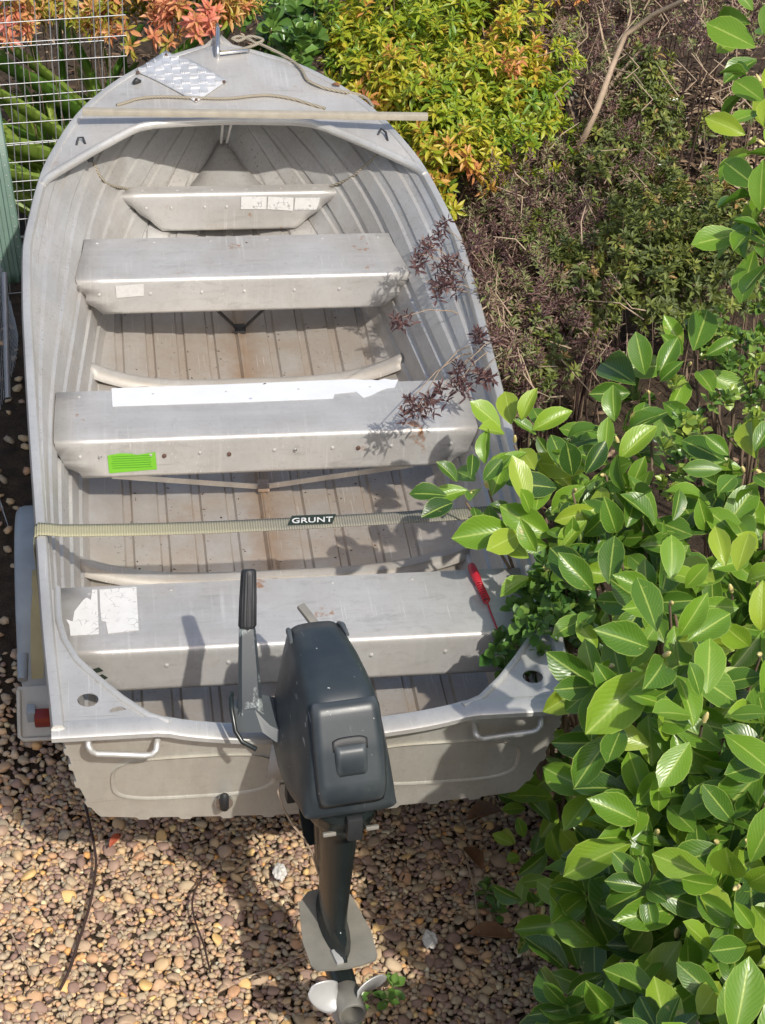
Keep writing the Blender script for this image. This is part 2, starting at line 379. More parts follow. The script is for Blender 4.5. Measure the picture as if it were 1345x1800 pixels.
def rot_mats(rx, ry, rz):
    cx, sx, cy, sy, cz, sz = np.cos(rx), np.sin(rx), np.cos(ry), np.sin(ry), np.cos(rz), np.sin(rz); o = np.zeros_like(cx); i = o+1
    A = np.stack([np.stack([cz, -sz, o], -1), np.stack([sz, cz, o], -1), np.stack([o, o, i], -1)], -2)
    B = np.stack([np.stack([cy, o, sy], -1), np.stack([o, i, o], -1), np.stack([-sy, o, cy], -1)], -2)
    C = np.stack([np.stack([i, o, o], -1), np.stack([o, cx, -sx], -1), np.stack([o, sx, cx], -1)], -2)
    return A@B@C
def scatter(xr, yr, n, rad, keep=None, tight=.80):
    cell = {}; out = []; cs = .06
    for _ in range(n):
        x, y = random.uniform(*xr), random.uniform(*yr); r = rad()
        if keep and not keep(x, y): continue
        ci, cj = int(x/cs), int(y/cs); ok = True
        for a in (-1, 0, 1):
            for b in (-1, 0, 1):
                for (u, w, q) in cell.get((ci+a, cj+b), ()):
                    if (u-x)**2+(w-y)**2 < ((q+r)*tight)**2: ok = False; break
                if not ok: break
            if not ok: break
        if ok: cell.setdefault((ci, cj), []).append((x, y, r)); out.append((x, y, r))
    return out
def in_gravel(x, y):
    if x < -.58 and y > .80+.1*math.sin(x*20): return random.random() < .12
    edge = .62 + .25*math.sin(y*4.0+1.0) + (.25 if y < .05 else 0)
    return x < edge or random.random() < .30
big_p = scatter((-1.0, 1.15), (-.55, 1.3), 85000, lambda: min(.026, .0105*math.exp(abs(random.gauss(0, .36)))), in_gravel, .56)
small_p = scatter((-1.0, 1.2), (-.55, 1.3), 9000, lambda: random.uniform(.007, .012), in_gravel, .75)
far_p = scatter((-1.3, -.45), (1.35, 3.3), 300, lambda: random.uniform(.012, .024), None, .85)
def vis_score(p):
    d = np.array([p[0], p[1], 0])-CP; z = d@CF; u = PW/2+FPX*(d@CR)/z; v = PH/2-FPX*(d@CU)/z
    hid = (0 < u < PW and v < PH and not (180 < u < 470 and v < 1430) and not (u > 900) and v > 1330 + max(0, (150-u)*.0))
    return p[2]/z if hid else 0
order = sorted(range(len(big_p)), key=lambda i: -vis_score(big_p[i])); near = set(order[:300])
def tints(n): return np.clip(rng.beta(1.0, 1.4, n), 0, 1)
hs, hf = pebble_shapes(2, 12, 3); hm = []
for i in range(36):
    hm.append(fast_mesh('pebble', hs[i % 12], hf, MAT['pebble'], np.full(len(hs[0]), tints(1)[0])))
for i in near:
    x, y, r = big_p[i]; o = link('pebble', random.choice(hm), ground)
    o.location = (x, y, r*random.uniform(.12, .42)-.008); o.scale = (r*1.15,)*3; o.rotation_euler = (random.uniform(-.5, .5), random.uniform(-.5, .5), random.uniform(0, 6.3))
ls, lf = pebble_shapes(1, 24, 5)
side_p = scatter((-2.2, -1.0), (-1.3, 1.2), 7000, lambda: random.uniform(.012, .022), None, .62) + scatter((-1.0, 1.2), (-1.3, -.55), 6000, lambda: random.uniform(.012, .022), None, .62)
rest = [p for i, p in enumerate(big_p) if i not in near] + small_p + far_p + side_p
under = [(random.uniform(-1.0, 1.15), random.uniform(-.55, 1.3), random.uniform(.008, .014)) for _ in range(14000)]
under = [p for p in under if in_gravel(p[0], p[1])]; nu_ = len(under)
rest = np.array(rest+under); n = len(rest); idx = rng.integers(0, 24, n); base = np.stack(ls)[idx]
Mr = rot_mats(rng.uniform(-.5, .5, n), rng.uniform(-.5, .5, n), rng.uniform(0, 6.3, n))
V = np.einsum('nij,nkj->nki', Mr, base)*rest[:, 2][:, None, None]*1.12
V[..., 0] += rest[:, 0, None]; V[..., 1] += rest[:, 1, None]; V[..., 2] += (rest[:, 2]*rng.uniform(.1, .45, n)-.008-np.where(np.arange(n) >= n-nu_, .005, 0))[:, None]
F = (lf[None]+(np.arange(n)*base.shape[1])[:, None, None]).reshape(-1, 3)
link('pebble_bed', fast_mesh('pebble_bed', V.reshape(-1, 3), F, MAT['pebble'], np.repeat(tints(n), base.shape[1])), ground, 'stuff')

# ------------------------------------------------------------------ boat hull form
yk = np.array([0, .36, .7, 1.2, 1.55, 1.82, 2.1, 2.33, 2.57, 2.75, 2.94, 3.1, 3.24, 3.32, 3.39])
bk = np.array([.58, .604, .619, .642, .656, .665, .668, .647, .612, .562, .488, .388, .258, .132, 0.])
fy = np.array([0, .36, 1.27, 2.17, 2.5, 2.83, 3.10, 3.25, 3.34, 3.39])
def hermite(xs, ys, x):
    xs, ys = np.asarray(xs), np.asarray(ys); d = np.diff(ys)/np.diff(xs); m_ = np.zeros(len(xs)); m_[0], m_[-1] = d[0], d[-1]
    for i in range(1, len(xs)-1): m_[i] = 0 if d[i-1]*d[i] <= 0 else 2*d[i-1]*d[i]/(d[i-1]+d[i])
    i = int(np.clip(np.searchsorted(xs, x)-1, 0, len(xs)-2)); h = xs[i+1]-xs[i]; t = min(1, max(0, (x-xs[i])/h))
    return float((1+2*t)*(1-t)**2*ys[i]+t*(1-t)**2*h*m_[i]+t*t*(3-2*t)*ys[i+1]+t*t*(t-1)*h*m_[i+1])
def half_beam(y): return hermite(yk, bk, y)
def sheer(y): return .86+.05*max(0, y)/3.5+.13*(max(0, y-1.8)/1.7)**1.5
def keel(y): return hermite(fy, [.475, .472, .465, .470, .485, .53, .64, .77, .92, 1.07], y)
def section(y):
    zk = keel(y); zg = sheer(y); b = half_beam(y)
    wf = hermite(fy, [.50, .505, .512, .455, .39, .295, .16, .065, .02, 0], y); zf = zk+hermite(fy, [.035, .035, .035, .04, .05, .075, .09, .08, .05, .0], y)
    wm = hermite(fy, [.545, .55, .556, .488, .45, .375, .24, .115, .045, 0], y); ws = hermite(fy, [.563, .58, .602, .545, .512, .435, .305, .175, .075, 0], y)
    zg = max(zg, zf+.01)
    return [(0, zk), (wf, zf), (wm, zf+.36*(zg-zf)), (ws, zf+.70*(zg-zf)), (b, zg)]
RH = .0095
def half_ring(y):
    """points of the half section from keel to gunwale with the pressed ribs; (x, z)"""
    (x0, z0), (wf, zf), (wm, zm), (ws, zs), (b, zg) = section(y); pts = []
    k = max(0, min(1, (wf-.02)/.45)); sc = 1 if wf > .30 else max(.0, wf/.30)
    for c in (0, .1, .2, .3, .4):
        for dx, h in ((-.017, 0), (-.011, 1), (.011, 1), (.017, 0)):
            x = c*sc+dx*max(sc, .05)
            if c == 0:
                if dx < 0: continue
                x = (0, 0, .008, .016)[(-.017, -.011, .011, .017).index(dx)]*max(sc, .05); h = (0, 0, 1.6, 0)[(-.017, -.011, .011, .017).index(dx)]
            x = max(0, min(x, wf*.985+1e-5*len(pts))); t = x/wf if wf > 1e-6 else 0
            pts.append((x, z0+(zf-z0)*t**1.4+(h*.8 if c == 0 else -h)*RH*min(1, sc)))
    # side: smooth curve through floor edge, bilge, flare, gunwale with strakes
    C = [(wf*.86, z0+(zf-z0)*.86**1.4), (wf, zf+.004), (wm, zm), (ws, zs), (b, zg), (b+(b-ws)*.3, zg+(zg-zs)*.3)]
    def cr(i, t):
        p0, p1, p2, p3 = [np.array(C[j]) for j in (i-1, i, i+1, i+2)]
        return .5*((2*p1)+(-p0+p2)*t+(2*p0-5*p1+4*p2-p3)*t*t+(-p0+3*p1-3*p2+p3)*t**3)
    ss = [0, .04, .10]; hs_ = {0: 0, .04: 0, .10: 0}
    for c in (.17, .37, .56, .73, .88):
        for d, h in ((-.042, 0), (-.026, 1), (.022, 1), (.034, 0)): ss.append(c+d); hs_[c+d] = h
    ss += [.955, 1.0]; hs_[.955] = 0; hs_[1.0] = 0
    for s in ss:
        u = s*3; i = min(2, int(u)); p = cr(i+1, u-i); q = cr(i+1, min(1, u-i+.02)); d = q-p if np.linalg.norm(q-p) > 1e-9 else np.array([0, 1.])
        nrm = np.array([-d[1], d[0]])/max(np.linalg.norm(d), 1e-9)
        pp = p - nrm*hs_[s]*RH*.75*min(1, b/.3); pts.append((max(0, pp[0]), pp[1]))
    return pts
def rake(y, z): return y + (sheer(0)-z)*.21*max(0, 1-y/.45)**1.5
def inner_w(y, z):
    r = half_ring(y); r = [p for p in r]; best = .0
    for (xa, za), (xb, zb) in zip(r, r[1:]):
        if (za-z)*(zb-z) <= 0 and abs(zb-za) > 1e-6: best = max(best, xa+(xb-xa)*(z-za)/(zb-za))
    return best
stations = list(np.linspace(0, 2.3, 36))+list(np.linspace(2.36, 3.385, 30))

# ------------------------------------------------------------------ dinghy
dinghy = empty('aluminium_dinghy', (0, 1.6, .44), 'weathered bare aluminium dinghy with four thwart seats, parked bow away on pebbles', 'boat')
rings = []
for y in stations:
    h = half_ring(y); ring = [(-x, rake(y, z), z) for x, z in h[::-1]] + [(x, rake(y, z), z) for x, z in h[1:]]
    rings.append(ring)
hull = MB().loft(rings, ring_closed=False).build('hull', MAT['alu_hull'], dinghy, smooth=28, solid=.004, offs=-1)
# make sure the shell faces inward/outward consistently: keep the inner surface at the modelled place
keel_strip = MB().bar((0, .12, .4755), (0, 2.35, .478), .008, .010).build('keel_joint', MAT['alu_hull'], hull)
# gunwale
def edge_pts(side, y0=-.006, y1=3.37):
    ys = list(np.linspace(y0, 2.3, 30))+list(np.linspace(2.36, y1, 26)); return [Vector((side*half_beam(max(0, y)), y, sheer(y))) for y in ys]
for s in (-1, 1):
    P = edge_pts(s); rr = []
    prof = [(-.011, -.016), (-.012, .004), (-.007, .012), (.004, .015), (.014, .012), (.019, .003), (.018, -.012), (.012, -.020), (.006, -.018), (.004, -.010)]
    for i, p in enumerate(P):
        t = (P[min(i+1, len(P)-1)]-P[max(i-1, 0)]); t.z = 0; t.normalize(); o = Vector((t.y, -t.x, 0))*s
        if o.x*s < 0 and p.y < 3.2: o = -o
        rr.append([p+o*a+Vector((0, 0, b)) for a, b in prof])
    g = MB().loft(rr, True, False, True).build('gunwale', MAT['alu_trim'], dinghy, smooth=40)
    inner = MB()
    P2 = [Vector((s*(inner_w(y, sheer(y)-.030)-.001), y, sheer(y)-.030)) for y in np.linspace(.02, 2.5, 30)]
    inner.tube(P2, .0035, 6, flat=2.2); inner.build('inner_rail', MAT['alu_trim'], g, smooth=60)
# transom
h0 = half_ring(0)
def ztop(x): return .857-.045*max(0, 1-(abs(x)/.345)**2)**.8 if abs(x) < .345 else .857
tr = MB(); cols = 25; rows = []
for i, (x, z) in enumerate(h0):
    if i == 0: continue
    rows.append([(x*u, rake(0, z), z) for u in np.linspace(-1, 1, cols)])
# bottom ribs give the scalloped lower edge, the rest is a flat sheet up to the cap line
bot = [(-x, z) for x, z in h0[::-1]] + list(h0[1:])
outl = bot + [(x, ztop(x)) for x in np.linspace(.56, -.56, 41)]
def tfn(x, z, h): return (x, rake(0, z)-.004-h, z)
tr.poly([outl], tfn, .004)
for cx in (-.28, .30):                                                     # pressed ovals
    W_, H_ = .185, .075; o = []
    for a in np.linspace(0, 2*math.pi, 48, endpoint=False):
        c, s = math.cos(a), math.sin(a); e = .55
        x = cx+W_*abs(c)**e*math.copysign(1, c); z = .655+H_*abs(s)**e*math.copysign(1, s); o.append((x, rake(0, z)-.0068, z))
    tr.tube(o, .009, 8, closed=True, flat=.22)
transom = tr.build('transom', MAT['alu_transom'], dinghy, smooth=30)
capm = MB(); rr = []
for x in np.linspace(-.598, .598, 47):
    z = ztop(x)+.003
    rr.append([(x, .022, z-.022), (x, .021, z+.001), (x, .012, z+.004), (x, -.024, z+.002), (x, -.031, z-.003), (x, -.032, z-.014), (x, -.029, z-.016), (x, -.026, z-.005), (x, .016, z-.004), (x, .017, z-.022)])
cap = capm.loft(rr, True, False, True).build('transom_cap', MAT['alu_trim'], transom, smooth=40)
for pts in ([(155, 1297), (156, 1312), (160, 1320), (170, 1325), (255, 1328), (268, 1326), (275, 1319), (277, 1300)], [(835, 1281), (837, 1292), (841, 1297), (849, 1299), (935, 1287), (945, 1283), (950, 1277), (952, 1258)]):
    P = [at(px, py, 1, -.012 if i in (0, len(pts)-1) else -.035) for i, (px, py) in enumerate(pts)]
    P = [Vector(P[0])+Vector((0, .045, .0))]+[Vector(p) for p in P]+[Vector(P[-1])+Vector((0, .045, .0))]
    MB().tube(P, .0075, 10).build('handle', MAT['alu_trim'], transom, smooth=80)
q = at(393, 1400, 1, .055)
MB().tube([q+np.array([0, .02, -.012]), q+np.array([0, -.012, -.012])], [.022, .022], 16).build('drain_flange', MAT['steel'], transom)
MB().tube([q+np.array([0, -.012, -.022]), q+np.array([0, -.026, -.010]), q+np.array([0, -.034, .034]), q+np.array([0, -.032, .040])], [.010, .0115, .0105, .005], 10).build('drain_lever', MAT['black_rubber'], transom, smooth=60)
pl = [at(*p, 1, .012) for p in ((478, 1302), (522, 1304), (520, 1384), (470, 1378))]
MB().add([(p[0], rake(0, p[2])-.013, p[2]) for p in pl], [(0, 1, 2, 3)]).build('compliance_plate', MAT['clear_sticker'], transom, solid=.002)
# transom corner knees with a rolled edge and lightening holes
def circle(c, r, n=20, a0=0, a1=2*math.pi): return [(c[0]+r*math.cos(a), c[1]+r*math.sin(a)) for a in np.linspace(a0, a1, n, endpoint=False)]
innerL = [at(px, py, 2, .858)[:2] for px, py in ((101, 1035), (103, 1090), (113, 1124), (135, 1160), (170, 1192), (215, 1228), (262, 1258), (300, 1268))]
innerL = [(float(x), float(y)) for x, y in innerL]; innerL[-1] = (-.335, .004)
for s in (-1, 1):
    inn = [(x*-s, y) for x, y in innerL]
    outer = [(s*(half_beam(y)-.008), y) for y in (.018, .12, .25, .38, .50)]
    loop = inn + outer
    holes = [circle((s*.516, .092), .024)]
    if s < 0: holes.append(circle((s*.449, .046), .019, 12, R(20), R(200)))
    def kf(x, y, h): return (x, y, .850+.006*min(1, abs(x)/.58)+h)
    k_ = MB().poly([loop]+holes, kf, .003).build('corner_knee', MAT['alu_trim'], dinghy, smooth=30)
    MB().tube([(x, y, .853+.006*min(1, abs(x)/.58)) for x, y in inn], .0085, 8).build('rolled_edge', MAT['alu_trim'], k_, smooth=80)

# thwarts
def thwart(y0, depth, ztop_, zbot, taper=None, gap=.008, corner=.04, name='thwart'):
    mb = MB(); rows = []
    prof = [(depth, -.030), (depth, -.004), (depth-.004, 0)] + [(depth*t, 0) for t in (.75, .5, .25)] + [(.010, 0), (.005, -.0015), (.0015, -.005), (0, -.011)]
    nf = 12; prof += [(-.002*t/nf, -.011-(ztop_-.011-zbot)*t/nf) for t in range(1, nf+1)]
    for i, (dy, dz) in enumerate(prof):
        y, z = y0+dy, ztop_+dz; w = inner_w(max(.01, y), min(z, ztop_))-gap if not taper else taper[0]-.3*dy
        if dz < -.012:
            t = (-dz-.011)/(ztop_-.011-zbot); w = w+.006*math.sin(t*13)-corner*max(0, t-.62)/.38 if not taper else taper[0]+(taper[1]-taper[0])*t+(.004*math.sin(t*16) if t < .8 else 0)
        rows.append([(u*w, y, z) for u in np.linspace(-1, 1, 13)])
    mb.loft(rows, ring_closed=False)
    W_ = inner_w(y0, ztop_)-.08
    for x in np.linspace(-W_, W_, 7):
        for (yy, zz, n) in ((y0-.002, ztop_-.05, (0, -1, 0)),):
            c = Vector((x+random.uniform(-.02, .02), yy, zz)); nn = Vector(n)
            mb.tube([c, c+nn*.002, c+nn*.0032], [.0042, .0038, .001], 8)
    for x in np.linspace(-W_, W_, 6):
        c = Vector((x, y0+depth-.03, ztop_)); mb.tube([c, c+Vector((0, 0, .0016)), c+Vector((0, 0, .0026))], [.0042, .0038, .001], 8)
    return mb.build(name, MAT['alu_seat'], dinghy, smooth=32, solid=.003, offs=0)
S1 = thwart(.360, .258, .772, .648)
S2 = thwart(1.268, .258, .772, .650)
S3 = thwart(2.165, .272, .772, .652)
S4 = thwart(2.822, .06, .730, .592, (.374, .232), name='bow_thwart')
def decal(px, axis, v, name, mat, parent, th=.0008, lift=.0022):
    P = [at(x, y, axis, v) for x, y in px]
    if axis == 2: fn = lambda x, y, h: (x, y, v+lift+h); L = [(p[0], p[1]) for p in P]
    else: fn = lambda x, z, h: (x, v-lift-h, z); L = [(p[0], p[2]) for p in P]
    return MB().poly([L], fn, th).build(name, mat, parent, smooth=None)
def rag(a, b, n, amp):
    return [(a[0]+(b[0]-a[0])*t+random.uniform(-amp, amp), a[1]+(b[1]-a[1])*t+random.uniform(-amp, amp)) for t in np.linspace(0, 1, n)]
st = decal([(196, 684)] + [(400, 677), (620, 668)] + rag((640, 669), (700, 668), 6, 1.5) + rag((692, 682), (640, 698), 6, 3) + [(626, 690), (588, 694), (586, 702), (440, 708), (198, 716)], 2, .772, 'sticker_strip', MAT['white_vinyl'], S2)
tag(st, 'long torn white sticker strip')
gl = decal([(189, 800), (212, 796), (233, 797), (240, 799), (273, 794), (276, 824), (192, 831)], 1, 1.266, 'green_label', MAT['green_label'], S2)
tag(gl, 'bright green label with faint lines of print')
gp = MB()
for i, yy in enumerate((802, 806, 810, 814, 818, 822)):
    a, b = at(196+(i % 3), yy+1, 1, 1.262), at(268-(i*7 % 5), yy-2, 1, 1.262)
    gp.bar(a, b, .0006, .0013, (0, 1, 0))
gp.build('label_print', MAT['green_ink'], S2, smooth=None)
tag(decal([(203, 502), (253, 498), (253, 519), (205, 523)], 1, 2.163, 'faded_label', MAT['clear_sticker'], S3), 'faded pale label')
for q4 in ([(424, 345), (469, 345), (468, 367), (423, 367)], [(471, 345), (516, 347), (515, 370), (470, 367)], [(519, 347), (563, 347), (560, 358), (556, 368), (517, 368)]):
    tag(decal(q4, 1, 2.820, 'white_label', MAT['paper'], S4), 'peeling white paper label')
tag(decal([(175, 1038), (240, 1033), (244, 1109), (190, 1115), (186, 1094), (178, 1092), (176, 1066)], 2, .772, 'torn_label', MAT['paper'], S1), 'large torn white paper label')
tag(decal([(162, 1038), (171, 1038), (174, 1116), (124, 1119), (122, 1100), (116, 1090), (128, 1094), (131, 1076), (147, 1056), (152, 1052), (160, 1056)], 2, .772, 'torn_label', MAT['paper'], S1), 'smaller torn white paper label')
for q4 in ([(157, 1177), (174, 1172), (182, 1178), (168, 1182)], [(171, 1188), (180, 1184), (190, 1190), (181, 1195)]):
    decal(q4, 1, .358, 'black_mark', MAT['ink'], S1)
for px, py in ((289, 801), (403, 798), (630, 787)):
    c = Vector(at(px, py, 1, 1.264)); MB().tube([c, c+Vector((0, -.003, 0)), c+Vector((0, -.0045, 0))], [.0065, .006, .002], 10).build('rivet', MAT['hole_dark'], S2)
for px, py in ((176, 803), (519, 791), (660, 784)):
    c = Vector(at(px, py, 1, 1.264)); MB().tube([c, c+Vector((0, -.003, 0)), c+Vector((0, -.0045, 0))], [.006, .005, .002], 10).build('rivet', MAT['steel'], S2)

# frames across the floor and braces under the thwarts
def floor_z(y, x):
    r = half_ring(y); x = abs(x)
    for (xa, za), (xb, zb) in zip(r, r[1:]):
        if xa <= x <= xb and xb > xa: return za+(zb-za)*(x-xa)/(xb-xa)
    return r[-1][1]
def frame(y0):
    rr = []; W_ = inner_w(y0, .565)-.004
    for u in np.linspace(-1, 1, 41):
        x = u*W_; a = abs(u); z = .474 + .085*a**3.2; yy = y0+.018*math.cos(u*1.5)
        if a > .93: z += .0
        k_ = .011+.007*a**4
        rr.append([(x, yy+.050, z), (x, yy+.040, z+k_*.75), (x, yy+.030, z+k_), (x, yy+.018, z+k_*1.02), (x, yy+.008, z+k_*.8), (x, yy+.004, z-.004), (x, yy-.012, z-.012)])
    return MB().loft(rr, ring_closed=False).build('frame_rib', MAT['alu_frame'], dinghy, smooth=50, solid=.003)
frame(.965); frame(1.965)
for (y0, w) in ((1.40, .44), (2.30, .10)):
    for s in (-1, 1):
        if w < .2: MB().tube([(s*w, y0, .60), (s*.012, y0+.02, .492)], .0055, 8).build('brace', MAT['black_rubber'], dinghy)
        else: MB().bar((s*w, y0, .56), (s*.012, y0+.02, .488), .018, .003, (0, 1, 0)).build('brace', MAT['alu_seat'], dinghy)
    MB().box((0, y0+.02, .49), (.035, .05, .012), None, .003).build('brace_foot', MAT['black_rubber'] if w < .2 else MAT['alu_hull'], dinghy)

# foredeck
edge = [(-.622, 2.50), (-.612, 2.535), (-.58, 2.572), (-.45, 2.70), (-.335, 2.803), (-.30, 2.826), (-.25, 2.838), (0, 2.848), (.23, 2.842), (.28, 2.832), (.33, 2.803), (.46, 2.70), (.585, 2.588), (.612, 2.555), (.622, 2.52)]
def y_edge(x): return float(np.interp(x, [e[0] for e in edge], [e[1] for e in edge]))
yg = np.linspace(2.50, 3.389, 200); bg_ = np.array([half_beam(y) for y in yg])
def y_gun(x): return float(np.interp(-abs(x), -bg_, yg))
def deck_z(x, y):
    b = max(.02, half_beam(min(y, 3.385))); return sheer(y)+.010+.022*max(0, 1-(x/b)**2)
rows = []
for x in np.linspace(-.606, .606, 61):
    y0 = min(y_edge(x), y_gun(x)-.001); y1 = y_gun(x)-.001
    rows.append([(x, y0+(y1-y0)*t, deck_z(x, y0+(y1-y0)*t)-.004) for t in np.linspace(0, 1, 15)])
deck = MB().loft(rows, ring_closed=False).build('foredeck', MAT['alu_deck'], dinghy, smooth=60, solid=.003, offs=0)
lip = [Vector((x, y_edge(x), deck_z(x, y_edge(x))-.006)) for x in np.concatenate([[-.622, -.615], np.linspace(-.606, .606, 49), [.615, .622]])]
MB().tube(lip, .0125, 10, flat=1.25).build('rolled_edge', MAT['alu_trim'], deck, smooth=80)
# tread plate on the deck
tp = [at(px, py, 2, 1.043) for px, py in ((236, 112), (292, 84), (400, 133), (345, 163))]
A_, B_, C_, D_ = [Vector((p[0], p[1], deck_z(p[0], p[1])+.006)) for p in tp]
def bil(u, v): return (A_*(1-u)+B_*u)*(1-v)+(D_*(1-u)+C_*u)*v
t_ = MB(); N_ = 6
rr = [[bil(u, v) for u in np.linspace(0, 1, 9)] for v in np.linspace(0, 1, 9)]
for r_ in rr:
    for p in r_: p.z = deck_z(p.x, p.y)+.003
t_.loft(rr, ring_closed=False)
tread = t_.build('tread_plate', MAT['alu_tread'], deck, smooth=60, solid=.003)
b_ = MB(); nu, nv = 4, 7
for i in range(nu):
    for j in range(nv):
        c = bil((i+.5)/nu, (j+.5)/nv); c.z = deck_z(c.x, c.y)+.005
        ang = math.atan2((B_-A_).y, (B_-A_).x)+(R(45) if (i+j) % 2 else R(-45))
        d = Vector((math.cos(ang), math.sin(ang), 0)); e = Vector((-d.y, d.x, 0))
        for o in (-.0125, -.0062, 0, .0062, .0125):
            b_.bar(c+e*o-d*.015, c+e*o+d*.015, .0036, .0026)
b_.build('tread_bars', MAT['alu_tread'], tread, smooth=None)
for px, py in ((242, 113), (292, 88), (394, 133), (345, 158)):
    p = at(px, py, 2, 1.05); MB().tube([(p[0], p[1], deck_z(p[0], p[1])+.004), (p[0], p[1], deck_z(p[0], p[1])+.011)], [.006, .005], 10).build('screw', MAT['hole_dark'], tread)
# bow handle, hooks, bracket
bz = deck_z(0, 3.3)
MB().tube([(-.012, 3.255, bz-.01), (-.012, 3.252, bz+.012), (-.010, 3.275, bz+.030), (-.004, 3.36, bz+.052), (-.003, 3.405, bz+.050), (-.002, 3.415, bz+.02), (-.002, 3.41, bz-.03)], .008, 10).build('bow_handle', MAT['steel'], deck, smooth=80)
MB().tube([(-.012, 3.258, bz+.006), (.04, 3.27, bz+.006), (.09, 3.285, bz+.006), (.10, 3.30, bz-.005)], .006, 8).build('bow_handle_foot', MAT['steel'], deck, smooth=80)
for pts in ([(134, 251), (138, 246), (146, 246), (150, 250)], [(664, 235), (670, 231), (678, 236), (682, 243)]):
    P = [at(px, py, 2, .972) for px, py in pts]; P = [Vector((p[0], p[1], deck_z(p[0], p[1])+(.012 if i in (1, 2) else -.004))) for i, p in enumerate(P)]
    MB().tube(P, .004, 8).build('hook', MAT['black_rubber'], deck, smooth=80)
p = at(240, 137, 2, 1.03); MB().tube([(p[0]-.012, p[1]-.006, deck_z(p[0], p[1])+.002), (p[0], p[1], deck_z(p[0], p[1])+.010), (p[0]+.014, p[1]+.008, deck_z(p[0], p[1])+.003)], [.006, .011, .005], 8).build('black_cap', MAT['black_rubber'], deck, smooth=80)
br = MB(); br.box((-.004, 2.848, .984), (.060, .012, .016), None, .003); br.bar((-.018, 2.875, .985), (-.012, 3.08, .80), .008, .012); br.bar((.012, 2.875, .985), (.008, 3.08, .80), .008, .012)
br.build('deck_bracket', MAT['alu_trim'], deck)
rr = []
for y in np.linspace(2.85, 3.20, 10):
    z = keel(y)+.03+.10*(3.20-y)/.35; w = max(.004, min(.20*(3.22-y)/.36, inner_w(y, z)-.004)); rr.append([(-w, y, z), (-w*.5, y, z+.002), (0, y, z+.004), (w*.5, y, z+.002), (w, y, z)])
MB().loft(rr, ring_closed=False).build('bow_floor_plate', MAT['alu_hull'], dinghy, smooth=60, solid=.003)
for s in (-1, 1):
    c = at(158 if s < 0 else 672, 278 if s < 0 else 265, 2, .93)
    MB().box(c, (.018, .02, .022), Euler((.4, .3*s, .4*s)), .004).build('rope_clip', MAT['black_rubber'], dinghy)

# ------------------------------------------------------------------ things lying on the boat
bt = MB(); a, b = Vector(at(145, 196, 2, 1.036)), Vector(at(752, 205, 2, 1.036)); bt.bar(a, b, .026, .020, (0, 0, 1), .002)
tag(bt.build('timber_batten', MAT['batten'], None, smooth=40), 'long weathered grey batten laid across the foredeck', 'batten')
def deck_rope(px, r=.0058):
    P = []
    for x, y in px:
        p = at(x, y, 2, 1.03); p = at(x, y, 2, deck_z(p[0], p[1])+r+.002); P.append(p)
    Q = []
    for i in range(len(P)-1):
        p0, p1, p2, p3 = P[max(i-1, 0)], P[i], P[i+1], P[min(i+2, len(P)-1)]
        for t in np.linspace(0, 1, 6, endpoint=False): Q.append(.5*((2*p1)+(-p0+p2)*t+(2*p0-5*p1+4*p2-p3)*t*t+(-p0+3*p1-3*p2+p3)*t**3))
    Q.append(P[-1]); return Q
ro = MB(); ro.tube(deck_rope([(388, 91), (415, 89), (440, 82), (456, 76)]), .0058, 8); ro.tube(deck_rope([(408, 68), (420, 64), (436, 68), (450, 76), (462, 70), (440, 64), (420, 72), (408, 68)]), .006, 8)
ro.tube(deck_rope([(452, 75), (480, 88), (515, 108), (531, 124), (541, 141), (565, 153), (595, 160), (625, 165), (645, 174), (656, 188)]), .0058, 8)
tag(ro.build('mooring_rope', MAT['rope'], None, smooth=80), 'thin grey mooring rope knotted at the bow and trailing along the right deck edge', 'rope')
ro = MB(); ro.tube(deck_rope([(205, 185), (222, 180), (245, 173), (285, 170), (340, 172), (400, 173), (450, 168), (480, 168), (515, 174), (545, 183), (572, 191)]), .0055, 8)
tag(ro.build('light_rope', MAT['rope'], None, smooth=80), 'thin rope lying crosswise on the foredeck just ahead of the batten', 'rope')
def sag(a, b, d, n=14):
    a, b = Vector(a), Vector(b); return [a.lerp(b, t)+Vector((0, 0, -d*4*t*(1-t))) for t in np.linspace(0, 1, n)]
def on_hull(px, py, lift=.008):
    best = None
    for z in np.linspace(.55, .95, 160):
        p = at(px, py, 2, z); w = inner_w(min(3.3, max(0, p[1])), z)
        g = abs(abs(p[0])-w)
        if best is None or g < best[0]: best = (g, p)
    p = best[1]; p = p.copy(); p[0] -= math.copysign(lift, p[0]); return p
ro = MB(); ro.tube([on_hull(x, y) for x, y in ((160, 284), (166, 298), (172, 310), (182, 322), (195, 327), (215, 331), (235, 336))], .0045, 7)
tag(ro.build('grab_rope', MAT['rope'], None, smooth=80), 'short frayed rope hanging under the left corner of the foredeck', 'rope')
ro = MB(); ro.tube([on_hull(x, y) for x, y in ((668, 270), (655, 284), (640, 296), (625, 310), (605, 320), (585, 328), (572, 333))], .0045, 7)
tag(ro.build('grab_rope', MAT['rope'], None, smooth=80), 'short frayed rope hanging under the right corner of the foredeck', 'rope')
